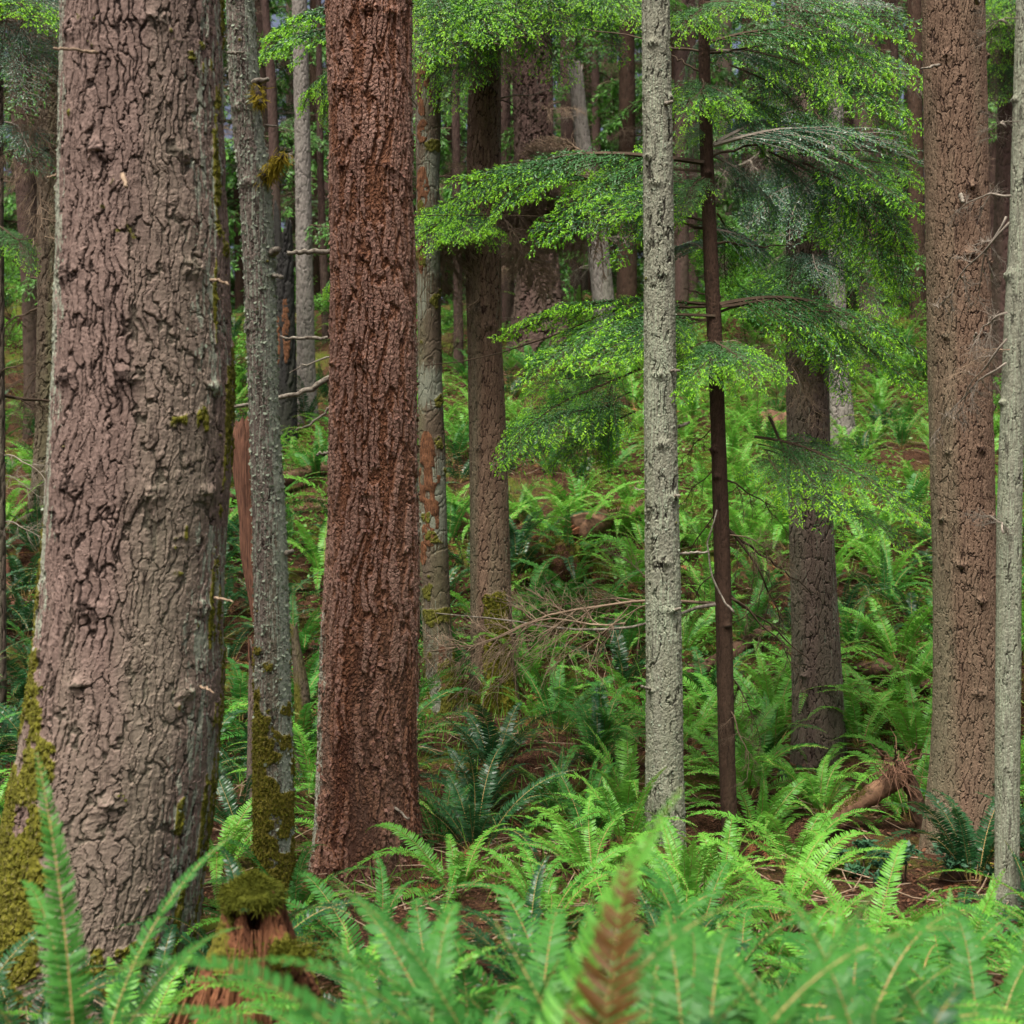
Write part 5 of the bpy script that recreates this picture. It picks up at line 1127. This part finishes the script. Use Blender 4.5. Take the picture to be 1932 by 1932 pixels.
log('mossy log on the slope behind the slim trunk and the red fir', gp(425, 21.5, .2), gp(620, 23.0, .2), .16, M['logdark'], 4, moss_n=2500)
log('dark rotting log between the brown trunk and the sapling, low in ferns', gp(1620, 15.2, .12), gp(1760, 14.4, .12), .12, M['logdark'], 5, moss_n=800)
log('short brown log beside the right edge trunk, on the litter', gp(1795, 8.9, .02), gp(1880, 9.5, .0), .08, M['logdark'], 6)
log('thin pale fallen pole on the left slope beyond the broad trunk', gp(2, 19, .12), gp(30, 17.5, .1), .06, M['slab'], 7)
s1, _ = stump_obj('small_stump', 'small dark upright stump among ferns left of the brown trunk', 'stump', 26.5, [(815, 1740, 1756), (860, 1738, 1758)], M['logdark'], 550, .03, .15, 40, .02)

def mound(label, u, d, rx, ry, rz, seed, mat=None):
    x, y, z = gp(u, d, -0.05); root = thing('mossy_mound', label, 'moss', (x, y, z)); rgl = np.random.default_rng(seed)
    n, m = 16, 44; PH, TH = np.meshgrid(np.linspace(0.02, np.pi * .55, n), np.linspace(0, 2 * np.pi, m, endpoint=False), indexing='ij')
    k = 1 + 0.7 * (vnoise(TH * 1.6 + 2, PH * 3, 999, seed) - .5); V = np.stack([rx * k * np.sin(PH) * np.cos(TH), ry * k * np.sin(PH) * np.sin(TH), rz * k * np.cos(PH)], -1).reshape(-1, 3)
    i = np.arange(n - 1)[:, None] * m; j = np.arange(m)[None]; j2 = (j + 1) % m
    g = Geo(); g.add(V, np.stack([i + j, i + m + j, i + m + j2, i + j2], -1).reshape(-1, 4), None, 0); part('earth', g.mesh('earth', [M['ground']]), root)
    N = 3800; q = rgl.integers(0, len(V), N); nor = V[q] / (np.linalg.norm(V[q], axis=1, keepdims=True) + 1e-9); e = Geo()
    e.leaves(V[q] + rgl.normal(0, .03, (N, 3)), (nor * .7 + rgl.normal(0, .5, (N, 3))) * rgl.uniform(.02, .05, (N, 1)), rgl.normal(0, 1, (N, 3)) * .005, 0)
    part('moss', e.mesh('moss', [M['mossfuzz']], False), root)
mound('mossy hummock on the slope between the middle trunk and the lichen trunk', 1050, 18.2, .55, .4, .38, 1)
mound('yellowish moss hummock beside the foot of the grey brown trunk', 1690, 13.6, .4, .3, .2, 2)
mound('moss covered lump at the right edge of the view', 1932, 12.5, .25, .25, .9, 3)
mound('low mossy hummock behind the slim mossy trunk', 455, 23, .6, .4, .4, 4)
CLEAR = [(850, 1500, 34), (1130, 1120, 46), (1400, 1250, 34), (1240, 1290, 34), (1700, 1690, 24), (30, 930, 40), (590, 960, 34), (1030, 1400, 34), (1400, 1330, 34), (1850, 1690, 26), (1560, 1450, 60), (930, 1345, 62), (835, 1350, 46), (760, 1480, 30), (1420, 1160, 30), (900, 1240, 40), (1030, 1060, 36)]
# ------------------------------------------------------------------ shrubs and ground cover
def leafy(n, cx, rx, ry, rz, size, rg, up=0.35):
    p = rg.normal(0, 1, (n, 3)); p /= np.linalg.norm(p, axis=1, keepdims=True); p *= rg.random((n, 1)) ** 0.45
    p = p * [rx, ry, rz] + cx
    d = rg.normal(0, 1, (n, 3)) * [1, 1, .4]; d /= np.linalg.norm(d, axis=1, keepdims=True)
    w = np.cross(d, [0, 0, 1]) + rg.normal(0, up, (n, 3)); w -= d * (w * d).sum(1, keepdims=True); w /= np.linalg.norm(w, axis=1, keepdims=True)
    s = size * rg.uniform(.6, 1.3, (n, 1)); return p, d * s, w * s * .3
def shrub(label, u, d, rx, rz, n, size, mat, seed, name='leafy_shrub', zc=None):
    rg = np.random.default_rng(seed); x, y, z = gp(u, d); root = thing(name, label, 'shrub', (x, y, z), 'leafy shrubs on the slope' if name == 'leafy_shrub' else None)
    g = Geo(); f = Geo()
    k = max(4, int(n / 260))
    for i in range(k):
        a = rg.uniform(0, 6.28); rr = rg.random() ** .6; c = np.array([math.cos(a) * rx * rr, math.sin(a) * rx * .7 * rr, rz * rg.uniform(.45, 1.5)])
        g.tube([(c[0] * .15, c[1] * .15, -.03), c * [.6, .6, .55], c], [.010, .006, .003], 4, 0)
        f.leaves(*leafy(int(n / k), c, rx * .35, rx * .3, rz * .22, size, rg), 0)
    part('stems', g.mesh('stems', [M['twigdark']]), root); part('foliage', f.mesh('foliage', [mat], False), root)
for i, (u, d, rx, rz, n, lab) in enumerate([
    (1420, 31, 1.3, 1.5, 3200, 'bright leafy bush behind the sapling, right of the lichen trunk'), (1350, 34, 1.2, 1.2, 2400, 'pale leafy bush just behind the sapling stem at the crest'),
    (1460, 34, 1.2, 1.8, 2600, 'tall leafy bush left of the grey brown trunk at the crest'), (1120, 30, .7, .5, 900, 'low green bush at the foot of the leaning dead trunk'),
    (1590, 36, 1.2, 1.4, 2200, 'leafy bush behind the pale grey flared trunk'), (1790, 33, 1.5, 1.3, 2400, 'leafy bush behind the brown trunk at the right'), (1905, 24, 1.0, .9, 1800, 'light leafy bush between brown trunk and right edge'),
    (30, 33, 1.4, 1.2, 2200, 'leafy bush at the far left below the dark reddish trunk'), (450, 30, 1.3, 1.0, 2200, 'leafy bush right of the broad trunk on the upper slope'), (640, 34, 1.2, 1.3, 1800, 'leafy bush peeking out behind the red fir'),
    (840, 31, 1.0, .9, 1500, 'leafy bush between the snag and the middle trunk'), (1225, 36, 1.2, 1.4, 2200, 'leafy bush behind the lichen trunk at the crest'), (1680, 30, 1.1, .9, 1700, 'leafy bush below the hemlock boughs, right of the pale trunk')]):
    shrub(lab, u, d, rx, rz, n, .085, M['shrub'], 800 + i)
shrub('dark glossy leaved plant at the foot of the brown right trunk', 1705, 9.0, .22, .14, 420, .05, M['glossleaf'], 830, 'evergreen_plant')
shrub('glossy low plant in ferns under the arched limb', 1630, 9.4, .24, .14, 420, .055, M['glossleaf'], 831, 'evergreen_plant')
shrub('dark glossy plant beside the right edge trunk', 1835, 8.8, .22, .16, 420, .045, M['glossleaf'], 833, 'evergreen_plant')
shrub('small yellow leaved sprig before the foot of the brown right trunk', 1880, 8.7, .12, .16, 60, .05, M['yellowleaf'], 832, 'yellow_sprig')

def ground_stuff():
    rg = np.random.default_rng(21)
    def spots(n, y0, y1, pw=1.0):
        y = y0 + (y1 - y0) * rg.random(n) ** pw; x = (rg.random(n) - .5) * 0.95 * y; return x, y
    # broad leaves
    n = 120000; x, y = spots(n, 9, 38, .8); m = vnoise(x * .5 + 80, y * .5 + 80, 9999, 31) + 0.18 * (x > 1) * (y > 15) - .22 * (x < -3) > .48; x, y = x[m], y[m]; n = len(x)
    z = gz(x, y) + rg.uniform(.02, .30, n) ** 1.0
    d = rg.normal(0, 1, (n, 3)) * [1, 1, .35]; d /= np.linalg.norm(d, axis=1, keepdims=True); w = np.cross(d, [0, 0, 1]) + rg.normal(0, .35, (n, 3)); w -= d * (w * d).sum(1, keepdims=True); w /= np.linalg.norm(w, axis=1, keepdims=True)
    uu = HALF + x / y * FPX; vv = HALF - (gz(x, y) - CZ) / y * FPX; ok = np.ones(len(x), bool)
    for (cu, cv, cr) in CLEAR: ok &= ((uu - cu) ** 2 + (vv - cv) ** 2) > (cr * rg.uniform(.5, 1.2, len(x))) ** 2
    ok &= y > 13.2 + rg.random(len(x))
    x, y, z, d, w = x[ok], y[ok], z[ok], d[ok], w[ok]; n = len(x)
    s = .060 * rg.uniform(.6, 1.4, (n, 1)) * (0.7 + y[:, None] / 40); g = Geo(); g.leaves(np.stack([x, y, z], -1), d * s, w * s * .32, 0)
    solo('ground_cover', g.mesh('ground_cover', [M['cover']], False), 'low leafy ground cover over the slope', 'ground cover', kind='stuff')
    # litter: dead leaves, bark chips
    n = 130000; x, y = spots(n, 1.5, 32, 1.25); z = gz(x, y) + rg.uniform(.0, .035, n)
    d = rg.normal(0, 1, (n, 3)) * [1, 1, .3]; d /= np.linalg.norm(d, axis=1, keepdims=True); w = np.cross(d, [0, 0, 1]) + rg.normal(0, .35, (n, 3)); w /= np.linalg.norm(w, axis=1, keepdims=True)
    s = .04 * rg.uniform(.4, 1.5, (n, 1)) * (0.7 + y[:, None] / 40); g = Geo(); g.leaves(np.stack([x, y, z], -1), d * s, w * s * rg.uniform(.1, .35, (n, 1)), 0)
    for i in range(3200):
        yy = 2 + 28 * rg.random(); xx = (rg.random() - .5) * .9 * yy; zz = G(xx, yy) + .02; a = rg.uniform(0, 6.28); l = rg.uniform(.1, .5)
        g.tube([(xx, yy, zz), (xx + math.cos(a) * l * .5, yy + math.sin(a) * l * .5, zz + .03), (xx + math.cos(a) * l, yy + math.sin(a) * l, zz + rg.uniform(0, .12))], [.006, .005, .003], 4, 1, False)
    solo('leaf_litter', g.mesh('leaf_litter', [M['litter'], M['twig']], False), 'brown dead leaves and sticks over the forest floor', 'leaf litter', kind='stuff')
    # grass and tiny moss tufts
    n = 26000; x, y = spots(n, 8, 34, .9); m = (vnoise(x * .4 + 180, y * .4 + 80, 9999, 33) > .56) | ((np.abs((x / y) * FPX + HALF - 455) < 60) & (y > 22)); x, y = x[m], y[m]; n = len(x); z = gz(x, y)
    d = rg.normal(0, .4, (n, 3)) + [0, 0, 1]; w = rg.normal(0, 1, (n, 3)) * [1, 1, 0]; w /= np.linalg.norm(w, axis=1, keepdims=True); s = rg.uniform(.08, .24, (n, 1))
    g = Geo(); g.leaves(np.stack([x, y, z], -1), d * s, w * .005, 0); solo('grass', g.mesh('grass', [M['grass']], False), 'tufts of green grass on the slope', 'grass', kind='stuff')
ground_stuff()

# ------------------------------------------------------------------ ferns: where they stand
TR = [(-2.2, 7, .62), (-1.58, 8.5, .2), (-1.06, 9.5, .45), (1.15, 9.7, .22), (1.76, 10.3, .16), (3.5, 10, .42), (3.1, 13, .35), (-.22, 15, .35), (-.85, 14.5, .3), (3.15, 8.2, .2), (-1.15, 5.7, .48), (-2.05, 10.2, .2)]
def uv(x, y, z): return HALF + x / y * FPX, HALF - (z - CZ) / y * FPX
rg = np.random.default_rng(33)
PLANTS = []   # x, y, size, tone
def try_add(x, y, size, tone, sep):
    for (a, b, r) in TR:
        if (x - a) ** 2 + (y - b) ** 2 < (r + 0.06) ** 2: return False
        # do not hide a trunk's foot behind a fern in front of it
        u0, _ = uv(a, b, 0); u1, v1 = uv(x, y, G(x, y))
        if 0 < b - y < 0.75 and b > 8.9 and abs(u1 - u0) < r / b * FPX * 0.9: return False
    uu = HALF + x / y * FPX
    if 7.8 < y < 10.75 and 1535 < uu < 1770: return False
    if 7.2 < y < 9.5 and 575 < uu < 820: return False
    if 8.9 < y < 9.8 and 1750 < uu < 1870: return False
    if 12.2 < y < 14.9 and 770 < uu < 1005: return False
    if 4.8 < y < 5.6 and 330 < uu < 620: return False
    for (a, b, *_r) in PLANTS:
        if (x - a) ** 2 + (y - b) ** 2 < sep ** 2: return False
    u, v = uv(x, y, G(x, y) + 0.1)
    for (cu, cv, cr) in CLEAR:
        if (u - cu) ** 2 + (v - cv) ** 2 < cr ** 2: return False
    PLANTS.append((x, y, size, tone)); return True
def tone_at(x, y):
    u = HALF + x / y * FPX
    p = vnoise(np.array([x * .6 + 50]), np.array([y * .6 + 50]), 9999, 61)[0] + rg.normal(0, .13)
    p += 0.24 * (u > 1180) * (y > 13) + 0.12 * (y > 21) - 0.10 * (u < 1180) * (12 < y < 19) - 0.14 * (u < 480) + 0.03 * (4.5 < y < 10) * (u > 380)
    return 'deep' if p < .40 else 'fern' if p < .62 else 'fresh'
# foreground, placed by hand: u, depth, size, tone
for (u, d, s, tn) in [(-40, 4.6, 1.0, 'deep'), (790, 3.4, 1.0, 'fern'), (800, 2.6, .7, 'deep'), (980, 3.8, 1.0, 'fern'), (1180, 3.3, 1.12, 'fern'), (1000, 2.6, .9, 'fern'), (1330, 3.0, 1.05, 'fern'),
                      (1520, 2.5, .95, 'deep'), (1600, 3.6, .95, 'fern'), (1780, 2.6, .92, 'fern'), (1880, 3.5, .95, 'fern'), (1330, 2.2, .85, 'deep'), (1130, 2.3, .85, 'fern'), (690, 4.7, .85, 'fresh'), (860, 4.6, 1.0, 'fern'), (1720, 4.6, 1.0, 'fern'), (1480, 4.4, 1.0, 'fresh'),
                      (820, 2.1, .8, 'fern'), (1650, 2.0, .78, 'fern'), (1930, 2.4, .85, 'deep'), (1260, 4.6, 1.05, 'fern'), (1090, 4.9, 1.0, 'fern'), (40, 3.0, .8, 'fern'), (1900, 4.8, 1.0, 'fern'), (740, 3.5, .75, 'fern'), (800, 1.55, .55, 'deep'), (1000, 1.6, .62, 'fern'), (1240, 1.45, .62, 'fern'), (1500, 1.55, .72, 'deep'), (1800, 1.5, .70, 'fern'), (1900, 1.8, .75, 'deep'), (1620, 1.4, .62, 'fern'), (850, 1.5, .6, 'fern'), (1420, 3.3, .95, 'fern'), (1700, 3.1, .95, 'fern'), (1560, 3.9, .95, 'fern'), (1850, 4.2, .9, 'fern'), (1090, 3.9, .95, 'fern'), (800, 2.7, .8, 'fern'), (1400, 2.5, .85, 'fern'), (1660, 2.6, .85, 'fern'), (960, 2.0, .75, 'deep'), (1200, 2.0, .75, 'fern')]:
    PLANTS.append(((u - HALF) / FPX * d, d, s, tn))
NHAND = len(PLANTS)
for i in range(15000):
    if i < 4000: y = rg.uniform(5.0, 13.5)
    else: y = 13.5 + 21.5 * rg.random() ** 1.15
    u = rg.uniform(-140, 2070); x = (u - HALF) / FPX * y
    sep = 0.54 if y < 7 else 0.66 if y < 13 else 0.68 if y < 20 else 0.76 if y < 27 else 0.90
    size = rg.uniform(.72, 1.10) * (0.82 if y < 9.3 else 0.96 if y < 12 else 1.2)
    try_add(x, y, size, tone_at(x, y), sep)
vis = sorted(PLANTS[NHAND:], key=lambda p: p[1])
IND = PLANTS[:NHAND] + vis[:251]; REST = vis[268:]

GAPS = [(-500, 110, 'left of the broad plated trunk'), (110, 445, 'before the broad plated trunk'), (445, 580, 'around the slim mossy trunk'), (580, 790, 'around the red fir'), (790, 985, 'between red fir and middle trunk'), (985, 1190, 'right of the middle trunk'),
        (1190, 1300, 'around the lichen trunk'), (1300, 1470, 'around the sapling stem'), (1470, 1620, 'around the grey brown trunk'), (1620, 1745, 'left of the right brown trunk'), (1745, 2600, 'at the right brown trunk')]
BANDS = [(0, 3.2, 'blurred in the foreground'), (3.2, 5.2, 'behind the foreground blur'), (5.2, 8.5, 'on the level floor'), (8.5, 12, 'on the far floor'), (12, 16.5, 'at the slope foot'), (16.5, 21, 'on the lower slope'), (21, 60, 'on the upper slope')]
ORD = ['first', 'second', 'third', 'fourth', 'fifth', 'sixth', 'seventh', 'eighth', 'ninth', 'tenth', 'eleventh', 'twelfth', 'thirteenth', 'fourteenth', 'fifteenth', 'sixteenth', 'seventeenth', 'eighteenth']
TW = {'fern': 'green', 'fresh': 'bright green', 'deep': 'deep green'}
cells = {}
for i, (x, y, s, tn) in enumerate(IND):
    u = HALF + x / y * FPX
    gi = next(k for k, gq in enumerate(GAPS) if gq[0] <= u < gq[1]) if -500 <= u < 2600 else 10
    bi = next(k for k, b in enumerate(BANDS) if b[0] <= y < b[1]); cells.setdefault((gi, bi, tn), []).append((u, i))
LAB = {}
for (gi, bi, tn), lst in cells.items():
    lst.sort()
    for r, (u, i) in enumerate(lst):
        tail = '' if len(lst) == 1 else (', leftmost' if r == 0 else ', rightmost' if r == len(lst) - 1 else f', {ORD[r]} from left')
        LAB[i] = f"{TW[tn]} fern {GAPS[gi][2]}, {BANDS[bi][2]}{tail}"
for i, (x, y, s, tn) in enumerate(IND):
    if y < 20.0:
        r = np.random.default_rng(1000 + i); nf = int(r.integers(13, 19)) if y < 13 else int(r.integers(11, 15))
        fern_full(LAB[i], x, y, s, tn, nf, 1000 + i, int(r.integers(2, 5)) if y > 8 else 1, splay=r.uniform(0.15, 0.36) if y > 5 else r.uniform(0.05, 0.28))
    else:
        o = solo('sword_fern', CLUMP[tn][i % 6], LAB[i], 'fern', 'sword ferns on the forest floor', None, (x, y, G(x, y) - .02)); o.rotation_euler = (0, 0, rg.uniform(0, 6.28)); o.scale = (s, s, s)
# the ferns high on the slope, past counting
if REST:
    for tone in ('fern', 'fresh', 'deep'):
        pass
    out = []; KEY = {'fern': 0, 'fresh': 3, 'deep': 4}
    for i, (x, y, s, tn) in enumerate(REST):
        V, Q, T, qm, tm = xf(CLUMP_A[i % 6], Matrix.Translation((x, y, G(x, y) - .02)) @ Matrix.Rotation(rg.uniform(0, 6.28), 4, 'Z') @ Matrix.Diagonal((s, s, s, 1)))
        out.append((V, Q, T, np.where(qm == 0, KEY[tn], qm), np.where(tm == 0, KEY[tn], tm)))
    V, Q, T, qm, tm = merge_arrays(out)
    solo('fern_cover', make_mesh('fern_cover', V, Q, T, [M['fern'], M['rachis'], M['ferndead'], M['fernfresh'], M['ferndark']], qm, tm, False), 'cover of ferns over the upper slope', 'ferns', kind='stuff')
print('FERNS', len(IND), len(REST))

# foreground ferns whose fronds stand out one by one in the photograph: (frond, azimuth, lean, scale)
FR['tall'] = [frond_geo(1.34, 80, 42, 60, .105, 431, 1.5, -.03).mesh('frond', [M['fernfresh'], M['rachis']], False)]
FR['long'] = [frond_geo(L_, a_, b_, n_, mp_, 450 + i_, cu_, sd_).mesh('frond', [M['fern'], M['rachis']], False) for i_, (L_, a_, b_, n_, mp_, cu_, sd_) in enumerate([(1.28, 83, 50, 64, .078, 1.5, .02), (1.28, 74, 6, 64, .080, 1.6, .06), (1.22, 70, -22, 62, .080, 1.5, -.08), (1.3, 78, -20, 66, .084, 1.7, .05)])]
def fern_posed(label, u, d, fronds):
    x = (u - HALF) / FPX * d
    root = thing('sword_fern', label, 'fern', (x, d, G(x, d) - .02), 'sword ferns on the forest floor')
    for tn, k, az, lean, s in fronds: part('frond', FR[tn][k], root, Matrix.Rotation(RAD(az), 4, 'Z') @ Matrix.Rotation(RAD(lean), 4, 'Y') @ Matrix.Diagonal((s, s, s, 1)))
fern_posed('tall blurred fern standing before the mossy foot of the broad plated trunk', 150, 4.0, [('long', 0, 125, -3, 1.10), ('long', 1, 48, -8, .98), ('long', 2, 60, -10, .86), ('long', 1, 200, -4, .98), ('long', 2, 230, 4, .9), ('deep', 2, 250, 12, .85), ('long', 3, 120, -4, .95), ('deep', 3, 285, 10, .7), ('deep', 4, 10, 30, .6)])
fern_posed('blurred fern whose tallest frond crosses the foot of the lichen trunk', 905, 2.6, [('tall', 0, 38, 0, 1.0), ('fern', 0, 30, -8, 1.2), ('fern', 1, 170, -6, 1.2), ('fern', 0, 205, 0, 1.1), ('fern', 2, 300, 4, 1.0), ('deep', 3, 250, 8, 1.0), ('fern', 2, 120, 0, 1.1)])
fern_posed('blurred fern with one long frond arching right below the sapling', 1240, 2.8, [('long', 3, 12, -4, 1.02), ('long', 0, 25, 14, .9), ('long', 2, 160, 0, .95), ('deep', 2, 280, 6, .9), ('fern', 3, 320, 6, 1.0), ('fern', 2, 215, 6, .95)])
fern_posed('blurred fern with fronds arching left toward the rotten stump', 1010, 3.2, [('long', 3, 168, 0, .98), ('long', 1, 140, -4, .95), ('long', 2, 205, 0, .9), ('fern', 2, 20, 0, 1.0), ('deep', 2, 270, 6, .9)])

OC = [frond_geo(1.06, 80, 52, 46, .150, 411, 1.3, .08, .08).mesh('ochre_frond', [M['fernochre'], M['rachis']], False)]
x, d = (1100 - HALF) / FPX * 2.35, 2.35
x = (1065 - HALF) / FPX * d
root = thing('sword_fern', 'fern with one ochre brown frond, blurred at the bottom right of centre', 'fern', (x, d, G(x, d) - .02), 'sword ferns on the forest floor')
part('ochre_frond', OC[0], root, Matrix.Rotation(RAD(52), 4, 'Z') @ Matrix.Rotation(RAD(-2), 4, 'Y') @ Matrix.Diagonal((1.05, 1.15, 1.05, 1)), 'ochre brown frond')
for k, (az, sc) in enumerate([(200, .8), (300, .85), (20, .8), (120, .75), (250, .8)]): part('frond', FR['fern'][k % 5], root, Matrix.Rotation(RAD(az), 4, 'Z') @ Matrix.Rotation(RAD(8), 4, 'Y') @ Matrix.Diagonal((sc, sc, sc, 1)))

# ------------------------------------------------------------------ light and camera
w = bpy.data.worlds.new('World'); SC.world = w; w.use_nodes = True
nt = w.node_tree; bg = nt.nodes['Background']
sky = nt.nodes.new('ShaderNodeTexSky'); sky.sky_type = 'NISHITA'; sky.sun_disc = False
SUN_EL, SUN_AZ = 66, 205      # azimuth clockwise from +Y: behind the camera, to its left
sky.sun_elevation = RAD(SUN_EL); sky.sun_rotation = RAD(SUN_AZ); sky.air_density = 0.35; sky.dust_density = 9.0; sky.ozone_density = 0.3
nt.links.new(sky.outputs['Color'], bg.inputs['Color']); bg.inputs['Strength'].default_value = 0.06
L = bpy.data.lights.new('sun', 'SUN'); L.energy = 1.5; L.angle = RAD(24); L.color = (1.0, .96, .88)
so = bpy.data.objects.new('sun', L); COL.objects.link(so)
az = RAD(SUN_AZ); el = RAD(SUN_EL)
dirv = Vector((math.sin(az) * math.cos(el), math.cos(az) * math.cos(el), math.sin(el)))
so.rotation_euler = dirv.to_track_quat('Z', 'Y').to_euler()

cam = bpy.data.cameras.new('camera'); co = bpy.data.objects.new('camera', cam); COL.objects.link(co); SC.camera = co
co.location = (0, 0, CZ); co.rotation_euler = (RAD(90), 0, 0)
cam.sensor_width = 36; cam.lens = 36 * FPX / 1932; cam.clip_end = 500; cam.clip_start = 0.05
cam.dof.use_dof = True; cam.dof.focus_distance = 11.0; cam.dof.aperture_fstop = 2.2

SC.view_settings.view_transform = 'Standard'; SC.view_settings.look = 'None'; SC.view_settings.exposure = 2.05; SC.view_settings.gamma = 1
cy = SC.cycles
cy.max_bounces = 6; cy.diffuse_bounces = 3; cy.glossy_bounces = 2; cy.transmission_bounces = 4; cy.transparent_max_bounces = 4
cy.caustics_reflective = False; cy.caustics_refractive = False
cy.use_denoising = True
try: cy.denoiser = 'OPENIMAGEDENOISE'; cy.denoising_input_passes = 'RGB_ALBEDO_NORMAL'
except Exception: pass
